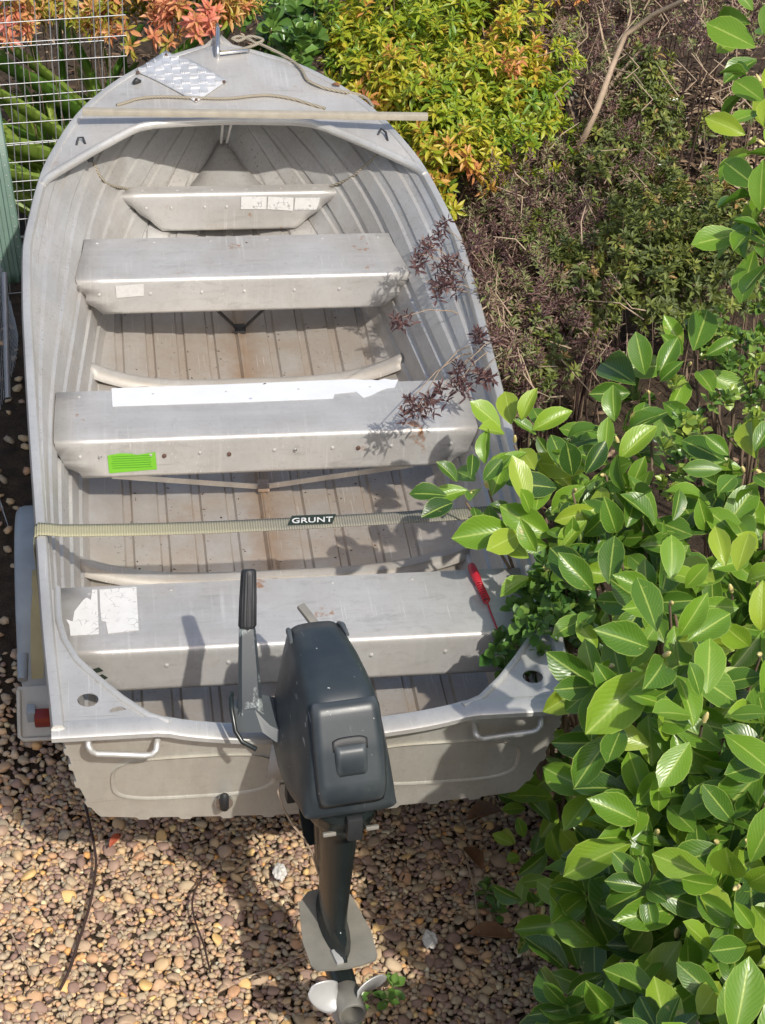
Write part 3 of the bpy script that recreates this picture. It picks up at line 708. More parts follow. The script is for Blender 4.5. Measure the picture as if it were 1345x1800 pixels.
# tie down strap
sy_, sw = .712, .050; zz = sheer(.71)
path = [(-.634, sy_, .60), (-.642, sy_, zz-.03), (-.640, sy_, zz+.010), (-.628, sy_, zz+.019), (-.606, sy_, zz+.016)]
path += [(x, sy_+.004*math.sin(x*4), zz+.014-.012*(1-(x/.62)**2)) for x in np.linspace(-.57, .57, 26)] + [(.606, sy_, zz+.016), (.628, sy_, zz+.019), (.640, sy_, zz+.010), (.642, sy_, zz-.03), (.634, sy_, .60)]
strap = empty('tie_down_strap', (0, sy_, zz), 'ribbed beige tie-down strap stretched across the hull between the gunwales', 'strap')
MB().loft([[(x, y-sw/2, z), (x, y-sw/4, z+.0005), (x, y+sw/4, z+.0005), (x, y+sw/2, z)] for x, y, z in path], ring_closed=False).build('webbing', MAT['strap'], strap, smooth=60, solid=.0022)
c = at(548, 915, 2, zz+.004)
lab = [at(px, py, 2, zz+.004) for px, py in ((513, 907), (591, 904), (584, 921), (505, 924))]
MB().poly([[(p[0], p[1]) for p in lab]], lambda x, y, h: (x, y, zz+.0065+h-.002*(1-(x/.62)**2)), .0006).build('logo_patch', MAT['ink'], strap, smooth=None)
fc = bpy.data.curves.new('lettering', 'FONT'); fc.body = 'GRUNT'; fc.size = .030; fc.align_x = 'CENTER'; fc.align_y = 'CENTER'; fc.extrude = .0003; fc.shear = .12; fc.space_character = 1.05; fc.offset = .0004
fo = bpy.data.objects.new('lettering_source', fc); col.objects.link(fo); dg = bpy.context.evaluated_depsgraph_get()
fm = bpy.data.meshes.new_from_object(fo.evaluated_get(dg)); bpy.data.objects.remove(fo)
fm.transform(Matrix.Diagonal((1.0, 1.0, 1, 1))); fm.materials.clear(); fm.materials.append(MAT['paper'])
fo = link('lettering', fm, strap); fo.location = (c[0], c[1]-sy_-.002, .0066); 
# red kill switch lanyard on the rear thwart
ly = empty('red_lanyard', at(842, 1030, 2, .776), 'red coiled engine cut-off lanyard lying on the rear thwart', 'lanyard')
a, b = Vector(at(828, 993, 2, .790)), Vector(at(841, 1024, 2, .788))
MB().tube([a, a.lerp(b, .1), a.lerp(b, .5), a.lerp(b, .9), b], [.008, .011, .012, .011, .007], 10).build('grip', MAT['red_plastic'], ly, smooth=60)
a, b = Vector(at(840, 1022, 2, .786)), Vector(at(856, 1056, 2, .786)); P = []
ax = (b-a).normalized(); n1 = ax.cross(Vector((0, 0, 1))).normalized(); n2 = n1.cross(ax)
for t in np.linspace(0, 1, 120): an = t*2*math.pi*9; P.append(a.lerp(b, t)+(n1*math.cos(an)+n2*math.sin(an))*.008)
P += [Vector(at(x, y, 2, .779)) for x, y in ((858, 1062), (862, 1075), (868, 1090), (873, 1103), (876, 1112))]
MB().tube(P, .0024, 6).build('coil', MAT['red_plastic'], ly, smooth=80)

# dry bits lying on the boat floor
def floor_bits(n):
    V, F, T = [], [], []
    for _ in range(n):
        y = random.choice((random.uniform(.75, 1.5), random.uniform(1.0, 1.5), random.uniform(1.8, 2.4), random.uniform(.1, .33))); x = random.choice((-.4, -.3, -.2, -.1, 0, .1, .2, .3, .4))+random.choice((.02, .024, random.uniform(-.05, .05)))
        z = floor_z(y, x)+.002; a = random.uniform(0, 6.3); L = random.uniform(.003, .010); o = len(V); d = Vector((math.cos(a), math.sin(a), 0)); e = Vector((-d.y, d.x, 0)); c = Vector((x, y, z)); w = random.uniform(.25, .6)
        V += [c-d*L, c+e*L*w+Vector((0, 0, .001)), c+d*L, c-e*L*w, c+Vector((0, 0, L*.35))]; F += [(o, o+3, o+4), (o+3, o+2, o+4), (o+2, o+1, o+4), (o+1, o, o+4)]; T += [random.uniform(0, .55)]*5
    return V, F, T
V_, F_, T_b = floor_bits(420)
# ------------------------------------------------------------------ outboard motor
MRZ = R(7); MO = Vector((.012, -.10, .80))
motor = empty('outboard_motor', MO, 'dark grey outboard motor with folded tiller clamped to the transom', 'outboard motor', rz=MRZ)
def ml(p): return Matrix.Rotation(-MRZ, 3, 'Z') @ (Vector(p)-MO)
def rrect(hw_b, hw_t, zb, zt, rt, rb, n=7):
    """closed ring in x,z: trapezoid with rounded corners"""
    pts = []
    for (cx, cz, r, a0) in ((hw_t-rt, zt-rt, rt, 0), (-(hw_t-rt), zt-rt, rt, 90), (-(hw_b-rb), zb+rb, rb, 180), (hw_b-rb, zb+rb, rb, 270)):
        for a in np.linspace(a0, a0+90, n): pts.append((cx+r*math.cos(R(a)), cz+r*math.sin(R(a))))
    out = []
    for i, p in enumerate(pts):                       # extra points on the long sides so they can bulge
        out.append(p); q = pts[(i+1) % len(pts)]
        if i % n == n-1: out += [(p[0]+(q[0]-p[0])*t, p[1]+(q[1]-p[1])*t) for t in np.linspace(0, 1, 8)[1:-1]]
    return [(x*(1+.075*math.sin(math.pi*min(1, max(0, (z-zb)/(zt-zb))))), z+.006*math.cos(min(1, abs(x)/hw_t)*math.pi/2)*max(0, (z-zb)/(zt-zb)-.9)*10) for x, z in out]
cw = [(.186, .225, .085, .050, .038), (.183, .243, .070, .064, .050), (.168, .270, .055, .080, .060), (.12, .288, .040, .102, .067), (.05, .297, .030, .114, .072), (-.02, .301, .026, .118, .075), (-.08, .297, .025, .116, .077),
      (-.115, .282, .025, .111, .078), (-.15, .238, .036, .107, .080), (-.185, .180, .042, .103, .083), (-.208, .130, .046, .100, .084), (-.214, .110, .050, .094, .078)]
rings = []
for (y, zt, zb, wb, wt) in cw:
    rings.append([(x, y, z) for x, z in rrect(wb, wt, zb, zt, .040 if y < .15 else .026, .012)])
cowl = MB().loft(rings, True, False, True).build('cowl', MAT['cowl'], motor, smooth=50, local=True)
for s in (-1, 1):                                                        # the two small ears at the front top edge
    MB().tube([(s*.054, .176, .248), (s*.058, .168, .262), (s*.061, .150, .272), (s*.064, .11, .275)], [.004, .006, .007, .004], 8).build('cowl_ear', MAT['cowl'], cowl, smooth=80, local=True)
# raised rear panel with grip recess
def back(t): return np.interp(t, [0, .12, .45, .85, 1], [-.112, -.128, -.172, -.214, -.218]), np.interp(t, [0, .12, .45, .85, 1], [.288, .274, .208, .128, .085])
rr = []
for t in np.linspace(0, 1, 20):
    y, z = back(t); ny, nz = -.80, .55
    if t > .85: ny, nz = -1, .1
    w = .074+.004*math.sin(t*3); e = .35+.65*min(1, min(t, 1-t)/.07)
    row = []
    for u in np.linspace(-1, 1, 21):
        a = abs(u); k_ = (.011*e)*(1 if a < .86 else max(0, (1-a)/.14)) - .012*max(0, a-.75)**1.4*2
        x = u*w*(1-.05*max(0, .1-min(t, 1-t))/.1)
        sl = .0*math.exp(-((t-.66)/.10)**2)*max(0, 1-(abs(u)/.50)**6)          # grip scoop pushed in
        lipb = .0*math.exp(-((t-.50)/.06)**2)*max(0, 1-(abs(u)/.52)**6)
        k_ += -sl*.55+lipb
        row.append((x, y+ny*(k_+.002), z+nz*(k_+.002)))
    rr.append(row)
panel = MB().loft(rr, ring_closed=False).build('rear_panel', MAT['cowl'], cowl, smooth=60, local=True, solid=.004, offs=-1)
# grip: black strip painting in the recess shade, sloping hand scoop below it
def onback(t, u, lift):
    y, z = back(t); return Vector((u*.076, y-.80*lift, z+.55*lift))
rr = []
for t, l in ((.355, .0125), (.37, .0150), (.43, .0150), (.45, .013)):
    rr.append([onback(t+.03*abs(u/.5)**4, u, l) for u in np.linspace(-.50, .50, 15)])
MB().loft(rr, ring_closed=False).build('grip_slot_shade', MAT['black_rubber'], cowl, smooth=60, local=True, solid=.002)
rr = []
for t, l in ((.425, .012), (.44, .022), (.50, .026), (.58, .025), (.66, .020), (.74, .010)):
    rr.append([onback(t, u, l*(1-.75*max(0, abs(u)-.40)/.08)) for u in np.linspace(-.48, .48, 17)])
MB().loft(rr, ring_closed=False).build('grip_scoop', MAT['cowl'], cowl, smooth=60, local=True, solid=.002)
# lower pan
def plan(y0, y1, w, z, n=28, p=2.6):
    out = []
    for a in np.linspace(0, 2*math.pi, n, endpoint=False):
        c, s = math.cos(a), math.sin(a); x = w*abs(c)**(2/p)*math.copysign(1, c); y = (y0+y1)/2+(y1-y0)/2*abs(s)**(2/p)*math.copysign(1, s); out.append((x, y, z))
    return out
pan = MB().loft([plan(-.212, .17, .088, .036), plan(-.214, .172, .092, .026), plan(-.216, .172, .093, .020), plan(-.213, .170, .091, .017), plan(-.213, .168, .0905, -.004), plan(-.205, .155, .083, -.024), plan(-.19, .12, .055, -.045), plan(-.18, .03, .038, -.070)], True, False, True)
pan = pan.build('lower_pan', MAT['leg_paint'], motor, smooth=50, local=True)
MB().box((.006, -.226, .018), (.034, .018, .058), Euler((-.12, 0, 0)), .004).build('latch', MAT['black_rubber'], pan, local=True)
for s in (-1, 1):
    MB().box((s*.048+.004, -.206, -.010), (.030, .010, .010), Euler((-.3, 0, 0)), .003).build('pan_pad', MAT['plate'], pan, local=True)
# leg
rr = []
for z, y0, y1, w in ((-.03, -.19, .02, .044), (-.08, -.185, -.03, .043), (-.16, -.178, -.040, .039), (-.26, -.170, -.045, .034), (-.34, -.172, -.035, .030), (-.385, -.19, -.025, .027), (-.41, -.215, -.02, .018), (-.45, -.22, -.02, .014)):
    rr.append(plan(y0, y1, w, z, 24, 2.0))
leg = MB().loft(rr, True, False, True).build('leg', MAT['leg_paint'], motor, smooth=60, local=True)
MB().tube([(0, -.155, -.345), (0, -.185, -.375), (.001, -.215, -.398), (.001, -.232, -.405)], [.006, .0075, .0075, .004], 8).build('leg_ridge', MAT['leg_paint'], leg, smooth=80, local=True)
# swivel and clamp bracket
sb = MB(); rr = []
for z, y, w in ((.02, .005, .030), (-.08, -.012, .034), (-.2, -.022, .030), (-.29, -.030, .026), (-.33, -.040, .018)): rr.append(plan(y-.035, y+.03, w, z, 20, 3))
sb.loft(rr, True, False, True)
for s in (-1, 1):
    sb.box((s*.05, .085, .0), (.018, .05, .13), None, .005); sb.box((s*.05, .095, .052), (.020, .11, .022), None, .005); sb.bar((s*.048, .09, -.04), (s*.026, .01, -.26), .010, .035, (1, 0, 0))
sb.tube([(-.065, .075, .035), (.065, .075, .035)], .012, 10); sb.box((0, .04, .0), (.09, .06, .05), None, .01)
sb.build('clamp_bracket', MAT['leg_paint'], motor, smooth=50, local=True)
for s in (-1, 1):
    MB().tube([(s*.05, .14, .03), (s*.05, .20, .03)], .006, 8).tube([(s*.05-.03, .20, .03), (s*.05+.03, .20, .03)], .005, 8).build('clamp_screw', MAT['plate'], motor, smooth=60, local=True)
# anti-ventilation plate, gearcase, skeg, anode
def flatplan(loop, z, th): return MB().poly([loop], lambda x, y, h: (x, y, z+h), th)
pl = [(.0, .005), (.035, -.0), (.062, -.03), (.068, -.06), (.081, -.15), (.078, -.222), (.070, -.236), (.03, -.244), (0, -.246)]
loop = pl + [(-x, y) for x, y in pl[::-1][1:-1]]
plate = flatplan(loop, -.412, .006).build('cavitation_plate', MAT['plate'], motor, smooth=30, local=True)
MB().loft([plan(-.225, .0, .034*k, z, 20, 1.8) for k, z in ((.5, -.362), (.62, -.385), (1, -.405))], True, False, True).build('plate_fairing', MAT['leg_paint'], plate, smooth=60, local=True)
MB().box((-.014, -.213, -.402), (.018, .042, .010), Euler((0, 0, .12)), .004).build('anode', MAT['prop'], plate, local=True)
gc = MB(); rr = []
for y, r in ((.02, .004), (.01, .014), (-.02, .024), (-.07, .030), (-.15, .032), (-.22, .031), (-.235, .030)):
    rr.append([(r*math.cos(a), y, -.487+r*1.05*math.sin(a)) for a in np.linspace(0, 2*math.pi, 18, endpoint=False)])
gc.loft(rr, True, False, True)
gc.loft([plan(-.21, -.0, .014, -.41, 16, 2), plan(-.21, -.02, .013, -.47, 16, 2)], True, False, True)
gc.loft([plan(-.17, -.04, .006, -.51, 12, 2), plan(-.17, -.085, .004, -.60, 12, 2), plan(-.165, -.11, .002, -.635, 12, 2)], True, False, True)
gc.build('gearcase', MAT['leg_paint'], motor, smooth=60, local=True)
# propeller
PZ = -.487
hub = MB(); prof = [(-.236, .026), (-.240, .031), (-.30, .033), (-.312, .0335), (-.315, .032), (-.315, .027), (-.300, .0265), (-.262, .026), (-.262, .004)]
hub.loft([[(r*math.cos(a), y, PZ+r*math.sin(a)) for a in np.linspace(0, 2*math.pi, 28, endpoint=False)] for y, r in prof], True, False, False)
hub.tube([(0, -.262, PZ), (0, -.285, PZ), (0, -.290, PZ)], [.010, .009, .005], 8)
prop = hub.build('propeller', MAT['plate'], motor, smooth=50, local=True)
for a0 in (38, 158, 278):
    rr = []
    for t in np.linspace(0, 1, 13):
        r = .028+.074*t; c_ = .092*math.sin(math.pi*(.16+.80*t))**.62; pa = math.atan2(.20, 2*math.pi*r); row = []
        for u in np.linspace(-1, 1, 11):
            tg = u*c_*.5*math.cos(pa)-.012*t; row.append((lambda a: (r*math.cos(a), -.276-u*c_*.5*math.sin(pa)*.8+.012*t, PZ+r*math.sin(a)))(R(a0)+tg/r*(.9 if r > .05 else .9*r/.05)))
        rr.append(row)
    MB().loft(rr, ring_closed=False).build('blade', MAT['prop'], prop, smooth=80, local=True, solid=.003)
# tiller with ribbed grip
tb, tj, tt = Vector((-.158, -.035, .930)), Vector((-.158, .055, 1.075)), Vector((-.150, .128, 1.185))
ad = (tt-tb).normalized(); sx_ = Vector((1, 0, 0)); up_ = sx_.cross(ad).normalized()
def oct_(c, w, h, ch=.3):
    P = [(1, -1+ch), (1, 1-ch), (1-ch, 1), (-1+ch, 1), (-1, 1-ch), (-1, -1+ch), (-1+ch, -1), (1-ch, -1)]; return [ml(c+sx_*a*w+up_*b*h) for a, b in P]
arm = MB().loft([oct_(tb.lerp(tj, t), w, h) for t, w, h in ((-.12, .030, .020), (0, .027, .022), (.5, .023, .018), (.9, .019, .0165), (1.0, .018, .015), (1.02, .012, .012))], True, False, True)
tiller = arm.build('tiller_arm', MAT['worn'], motor, smooth=35, local=True)
gr = []
for t, r in ((-.08, .014), (.0, .0155), (.03, .0185), (.06, .0205), (.5, .0195), (.9, .0175), (.95, .0172), (.965, .016), (.985, .0162), (1.0, .013), (1.003, .006)):
    row = []
    for j in range(64):
        a = 2*math.pi*j/64; rr_ = r*(1-(.07 if (j//2) % 2 and .05 < t < .93 else 0)); row.append(ml(tj.lerp(tt, t)+(sx_*math.cos(a)+up_*math.sin(a))*rr_))
    gr.append(row)
MB().loft(gr, True, False, True).build('tiller_grip', MAT['black_rubber'], tiller, smooth=40, local=True)
wb = MB()
wb.loft([[ml(p) for p in q] for q in ([(-.196, -.045, .930), (-.188, -.075, .885), (-.186, -.02, .870), (-.192, .010, .905)], [(-.150, -.070, .945), (-.135, -.100, .905), (-.135, -.02, .87), (-.145, .015, .92)], [(-.118, -.090, .915), (-.108, -.110, .885), (-.108, -.02, .862), (-.110, .020, .905)], [(-.085, -.100, .90), (-.075, -.115, .87), (-.075, -.02, .85), (-.075, .020, .89)])], True, False, True)
wb.build('tiller_bracket', MAT['cowl'], motor, smooth=25, local=True)
MB().tube([ml(p) for p in ((-.196, -.01, .945), (-.200, -.03, .948), (-.200, -.055, .935), (-.194, -.085, .900), (-.180, -.100, .880), (-.150, -.118, .872))], .0055, 8).build('tiller_cable', MAT['leg_paint'], motor, smooth=80, local=True)
a, b = ml(at(528, 1064, 1, .16)), ml(at(556, 1100, 1, .105)); MB().bar(a, b, .020, .012, (0, 0, 1), .004).build('choke_lever', MAT['plate'], motor, local=True)
MB().tube([ml(at(px, py, 1, y)) for px, py, y in ((505, 1376, -.12), (492, 1378, -.15), (489, 1392, -.17), (497, 1420, -.19), (516, 1452, -.2), (535, 1475, -.2), (549, 1500, -.19), (560, 1535, -.185))], .0028, 6).build('wire_lead', MAT['pale_twig'], motor, smooth=80, local=True)
MB().box(ml((-.075, -.07, .76)), (.03, .05, .03), None, .006).box(ml((-.07, -.10, .72)), (.022, .03, .05), None, .005).build('fuel_fitting', MAT['black_rubber'], motor, local=True)

# ------------------------------------------------------------------ trailer
trailer = empty('boat_trailer', (0, 1.3, 0), 'boat trailer with grey mudguards and red tail lamp under the dinghy', 'trailer')
for s in (-1, 1):
    MB().bar((s*.40, .42, .36), (s*.34, 2.4, .36), .05, .07, (0, 0, 1), .004).build('side_rail', MAT['galv'], trailer)
    MB().bar((s*.30, .45, .435), (s*.28, 2.2, .435), .07, .05, (0, 0, 1), .006).build('bunk', MAT['bark'], trailer)
    MB().bar((s*.34, 2.4, .36), (s*.03, 3.5, .36), .05, .06, (0, 0, 1), .004).build('draw_bar', MAT['galv'], trailer)
    # wheel: tyre + rim
    w = MB(); prof = [(-.055, .15), (-.062, .19), (-.06, .235), (-.045, .252), (.045, .252), (.06, .235), (.062, .19), (.055, .15)]
    w.loft([[(s*.655+a, 1.12+r*math.cos(t), .253+r*math.sin(t)) for t in np.linspace(0, 2*math.pi, 28, endpoint=False)] for a, r in prof], True, True)
    wh = w.build('wheel', MAT['tyre'], trailer, smooth=40)
    w = MB(); prof = [(-.05, .152), (-.04, .14), (-.01, .11), (-.012, .04), (-.03, .035), (-.03, .003)]
    w.loft([[(s*.655-s*a, 1.12+r*math.cos(t), .253+r*math.sin(t)) for t in np.linspace(0, 2*math.pi, 28, endpoint=False)] for a, r in prof], True); w.build('rim', MAT['galv'], wh, smooth=40)
    # mudguard
    rr = []
    for a in np.linspace(R(-8), R(188), 26):
        cy, cz = 1.12+.325*math.cos(a), .25+.34*math.sin(a)
        k_ = 1 if R(15) < a < R(165) else .85
        rr.append([(s*(.660+dx*k_), cy+dr*math.cos(a), cz+dr*math.sin(a)) for dx, dr in ((.052, -.035), (.051, -.012), (.044, -.002), (.03, .002), (-.03, .002), (-.08, .0), (-.085, -.02))])
    MB().loft(rr, ring_closed=False).build('mudguard', MAT['mudguard'], trailer, smooth=50, solid=.004)
MB().bar((-.60, 1.12, .26), (.60, 1.12, .26), .045, .045).build('axle', MAT['galv'], trailer)
for y in (.55, 1.6, 2.3): MB().bar((-.42, y, .40), (.42, y, .40), .05, .05).build('cross_member', MAT['galv'], trailer)
for s in (-1, 1):
    lb = [(-.070, -.085), (.07, -.085), (.07, .05), (-.070, .05)]
    o = [(-.062, -.085), (.06, -.085), (.06, .055), (-.07, .055), (-.07, -.070)]
    arm = MB().bar((s*.40, .62, .40), (s*.655, .62, .40), .04, .04).build('lamp_arm', MAT['galv'], trailer)
    if s < 0:
        bd = MB(); c = at(64, 1248, 1, .52); X0, Z0 = c[0], c[2]
        def tf(x, z, h): return (X0+x, .52-h+z*.75, Z0+z*.66)
        base = [(-.046, -.062), (-.036, -.070), (.06, -.070), (.06, .062), (-.046, .062)]
        bd.poly([base], tf, .006)
        bd.tube([tf(x, z, .012) for x, z in ((.06, -.066), (-.034, -.066), (-.043, -.058), (-.043, .060))], .006, 8)
        lp = bd.build('lamp_bracket', MAT['white_plastic'], trailer, smooth=50)
        MB().box(tf(.020, -.005, .024), (.050, .034, .040), Euler((.2, 0, 0)), .006).build('tail_lamp', MAT['red_lens'], trailer)
        MB().box(tf(-.012, .004, .018), (.022, .03, .044), Euler((.2, 0, 0)), .004).build('lamp_housing', MAT['mudguard'], trailer)
        MB().box((-.645, .63, .40), (.07, .05, .05), None, .006).build('lamp_block', MAT['mudguard'], trailer)
        gp = MB(); rr = []
        top, botm = at(66, 1005, 2, .60), at(66, 1188, 2, .43); T_, B_2 = Vector(top), Vector(botm)
        for t, w_ in ((0, .012), (.02, .0145), (.14, .0155), (.145, .0125), (.4, .0175), (.75, .018), (1, .015)):
            c_ = T_.lerp(B_2, t); rr.append([c_+Vector((a*w_, b*w_*.8, 0)) for a, b in ((1, -1), (1, 1), (-1, 1), (-1, -1))])
        MB().loft(rr, True, False, True).build('guide_post', MAT['yellow_plastic'], trailer, smooth=30)
        MB().tube([Vector(at(40, 1150, 2, .47)), Vector(at(40, 1195, 2, .44))], [.016, .014], 10).build('lamp_stem', MAT['mudguard'], trailer, smooth=60)
    else:
        MB().box((s*.665, .56, .40), (.09, .03, .07), None, .006).build('tail_lamp', MAT['red_lens'], trailer)
MB().box((0, 3.5, .37), (.10, .2, .05), None, .01).build('coupling', MAT['galv'], trailer)

# ------------------------------------------------------------------ wire mesh, post and wire roll on the left
def mesh_panel(o, ang, lean, nx_, nz_, sx1, sz1, r, label, z0=.0):
    root = empty('wire_mesh_panel', (o[0], o[1], z0), label, 'wire mesh')
    d = Vector((math.cos(ang), math.sin(ang), 0)); u = Vector((lean*d.y*-1, lean*d.x, 1)).normalized(); oo = Vector((o[0], o[1], z0))
    for i in range(nx_):
        a = oo+d*(-i*sx1); j_ = random.uniform(-.002, .002)
        MB().tube([a+d*j_, a+u*(nz_-1)*sz1*.5, a+u*(nz_-1)*sz1+d*j_], r, 6).build('wire', MAT['galv'], root, smooth=80)
    for j in range(nz_):
        a = oo+u*(j*sz1)+Vector((d.y, -d.x, 0))*r*1.6
        MB().tube([a+d*.01, a-d*((nx_-1)*sx1*.5)+Vector((0, 0, random.uniform(-.003, .003))), a-d*((nx_-1)*sx1+.01)], r, 6).build('wire', MAT['galv'], root, smooth=80)
mesh_panel((-.335, 3.52), R(8), .0, 18, 18, .052, .078, .0021, 'galvanised welded wire mesh panel standing beside the bow, front sheet')
mesh_panel((-.41, 3.60), R(9), .03, 6, 8, .16, .19, .0022, 'galvanised welded wire mesh panel standing beside the bow, rear sheet')
gp = empty('green_steel_post', at(38, 470, 2, .30), 'dark green ribbed steel post leaning by the left side of the boat', 'post')
a, b = Vector(at(24, 478, 2, .28)), Vector(at(-34, 120, 2, .95)); ax = (b-a).normalized(); sd = ax.cross(Vector((.1, -.8, .6))).normalized(); nn = sd.cross(ax).normalized()
if nn.z < 0: nn = -nn
prof = [(-.046, -.012), (-.045, .0), (-.030, .001), (-.027, .007), (-.015, .007), (-.012, .001), (.004, .001), (.007, .007), (.017, .007), (.020, .001), (.040, .0), (.045, -.004), (.046, -.018)]
a2 = a-ax*.04
MB().loft([[p+sd*x+nn*y for x, y in prof] for p in (a2, a, a.lerp(b, .5), b)], ring_closed=False).build('post_channel', MAT['green_steel'], gp, smooth=25, solid=.003)
for t in np.linspace(.02, .98, 20):
    for x in (-.036, .030):
        c = a.lerp(b, t)+sd*x+nn*.003; MB().tube([c, c+nn*.002], [.003, .002], 6).build('rivet', MAT['galv'], gp, smooth=None)
wr = empty('diamond_mesh_roll', (-.85, 2.4, 0), 'sheet of fine diamond wire mesh standing in shade left of the boat', 'wire mesh')
dm = MB(); Lw, Hw, st_ = 1.25, .62, .030; O_ = Vector((-.775, 1.85, .06))
def wv(s_, h_): return O_+Vector((-.05*math.sin(s_*4)-.03*s_-.10*(h_/.6), s_, h_))
for k in range(-int(Hw/st_), int(Lw/st_)):
    for sg in (1, -1):
        P = []
        for h_ in np.linspace(0, Hw, 12):
            s_ = k*st_+h_*.9 if sg > 0 else k*st_+Hw*.9-h_*.9
            if 0 <= s_ <= Lw: P.append(wv(s_, h_)+Vector((.0012*sg, 0, 0)))
        if len(P) > 1: dm.tube(P, .0011, 4, caps=False)
dm.build('mesh_wires', MAT['galv'], wr, smooth=80, kind='stuff')
P = [wv(s_, Hw) for s_ in np.linspace(0, Lw, 14)]; MB().tube(P, .004, 6).build('top_wire', MAT['galv'], wr, smooth=80)
MB().tube([Vector(at(8, 480, 2, .40)), Vector(at(14, 700, 2, .12))], .011, 10).build('galvanised_pipe', MAT['galv'], wr, smooth=60)
# ------------------------------------------------------------------ plants
def leaf_template(rows, cols, wmax, peak, tip=1.0, droop=.12, fold=.12, wav=0.0):
    """unit leaf along +y, width along x, face up; returns verts, quads, uv"""
    V, U, F = [], [], []
    for i in range(rows):
        t = i/(rows-1)
        w = wmax*(math.sin(math.pi*min(1, (t/peak)*.5)) if t < peak else math.cos(math.pi*.5*((t-peak)/(1-peak))**tip))**.8 if 0 < t < 1 else .0
        w = max(w, wmax*.05 if t < .5 else wmax*.015)
        for j in range(cols):
            u = j/(cols-1)*2-1
            z = -droop*t*t + fold*abs(u)*w*1.4 + wav*math.sin(t*9+u*2)*abs(u)
            V.append((u*w*.5, t, z)); U.append((j/(cols-1), t))
    for i in range(rows-1):
        for j in range(cols-1): a = i*cols+j; F.append((a, a+1, a+cols+1, a+cols))
    return np.array(V), np.array(F), np.array(U)
def norm(a): return a/np.maximum(np.linalg.norm(a, axis=-1, keepdims=True), 1e-9)
def frames(d, up):
    y = norm(d); z = norm(up-y*np.sum(up*y, -1, keepdims=True)); x = np.cross(y, z); return np.stack([x, y, z], -1)     # columns
def leaves_of(tips, axis, nleaf, L, elev=(5, 45), stem=.0, jit=.15, tint=None, tvar=.12):
    k = len(tips); n = nleaf; ax = norm(axis)
    ref = np.where(np.abs(ax[:, 2:3]) < .9, np.array([[0, 0, 1.]]), np.array([[1., 0, 0]])); e1 = norm(np.cross(ax, ref)); e2 = np.cross(ax, e1)
    i = np.arange(n)[None, :]; ph = i*2.39996+rng.uniform(0, 6.28, (k, 1))+rng.normal(0, jit, (k, n))
    f = (i/(max(1, n-1))); el = np.radians(elev[0]+(elev[1]-elev[0])*f+rng.normal(0, 9, (k, n)))
    rad = np.cos(ph)[..., None]*e1[:, None]+np.sin(ph)[..., None]*e2[:, None]
    d = np.cos(el)[..., None]*rad+np.sin(el)[..., None]*ax[:, None]
    up = ax[:, None]*np.cos(el)[..., None]-rad*np.sin(el)[..., None] + rng.normal(0, .12, (k, n, 3))
    pos = tips[:, None]-ax[:, None]*(stem*(1-f))[..., None] + d*.06*np.mean(L)
    ln = rng.uniform(L[0], L[1], (k, n))*(1-.35*f)
    tt = (tint[:, None] if tint is not None else rng.uniform(.2, .8, (k, 1)))+rng.normal(0, tvar, (k, n))
    return pos.reshape(-1, 3), d.reshape(-1, 3), up.reshape(-1, 3), ln.ravel(), np.clip(tt.ravel(), 0, 1)
def plant(root, matkey, tmpl, data, nchild=0, wvar=.2, score=None, name='leaf'):
    pos, d, up, ln, tt = data; M = frames(d, up); off = np.array(root.location); V, F, U = tmpl; n = len(pos)
    wv = rng.uniform(1-wvar, 1+wvar, n); S = np.stack([ln*wv, ln, ln*rng.uniform(.5, 1.5, n)], -1)
    depth = (pos-CP)@CF
    pick = np.array([], int)
    if nchild:
        rel = pos-CP; u_ = PW/2+FPX*(rel@CR)/depth; v_ = PH/2-FPX*(rel@CU)/depth
        sc = (ln/depth)*np.where((u_ > -20) & (u_ < PW+20) & (v_ > -20) & (v_ < PH+20), 1, .01)
        if score is not None: sc = sc*score
        pick = np.argsort(-sc)[:nchild]
        base = [fast_mesh(name, V*np.array([1, 1, a]), F, LEAF[matkey], np.full(len(V), t), U) for t in np.linspace(.02, .98, 8) for a in (.5, 1.3)]
        for i in pick:
            o = link(name, base[int(min(7, tt[i]*8))*2+int(rng.integers(0, 2))], root)
            B = Matrix(M[i].tolist()) @ Matrix.Diagonal((float(ln[i]*wv[i]), float(ln[i]), float(ln[i])))
            o.matrix_local = Matrix.Translation(Vector(pos[i]-off)) @ B.to_4x4()
    keep = np.ones(n, bool); keep[pick] = False
    if keep.any():
        P = np.einsum('nij,nkj->nki', M[keep], V[None]*S[keep][:, None]) + (pos[keep]-off)[:, None]; m_ = keep.sum()
        FF = (F[None]+(np.arange(m_)*len(V))[:, None, None]).reshape(-1, 4)
        link('foliage', fast_mesh('foliage', P.reshape(-1, 3), FF, LEAF[matkey], np.repeat(tt[keep], len(V)), np.tile(U, (m_, 1))), root, 'stuff')
def twigs(root, base, tips, mat, r=.006, name='branches', n=None, arch=.1, root_mix=.0):
    mb = MB(); T = list(tips)
    if n and len(T) > n: T = [T[i] for i in rng.choice(len(T), n, replace=False)]
    for t in T:
        t = np.array(t); b = np.array(base)*(1-root_mix)+np.array([t[0], t[1], base[2]])*root_mix+rng.normal(0, .03, 3)*np.array([1, 1, 0])
        mid = b*.5+t*.5+np.array([0, 0, arch])*np.linalg.norm(t-b)+rng.normal(0, .03, 3); P = []
        for s in np.linspace(0, 1, 7): P.append((1-s)**2*b+2*s*(1-s)*mid+s*s*t)
        mb.tube(P, list(np.linspace(r, r*.35, 7)), 5, caps=False)
    return mb.build(name, mat, root, smooth=80, fix=False)
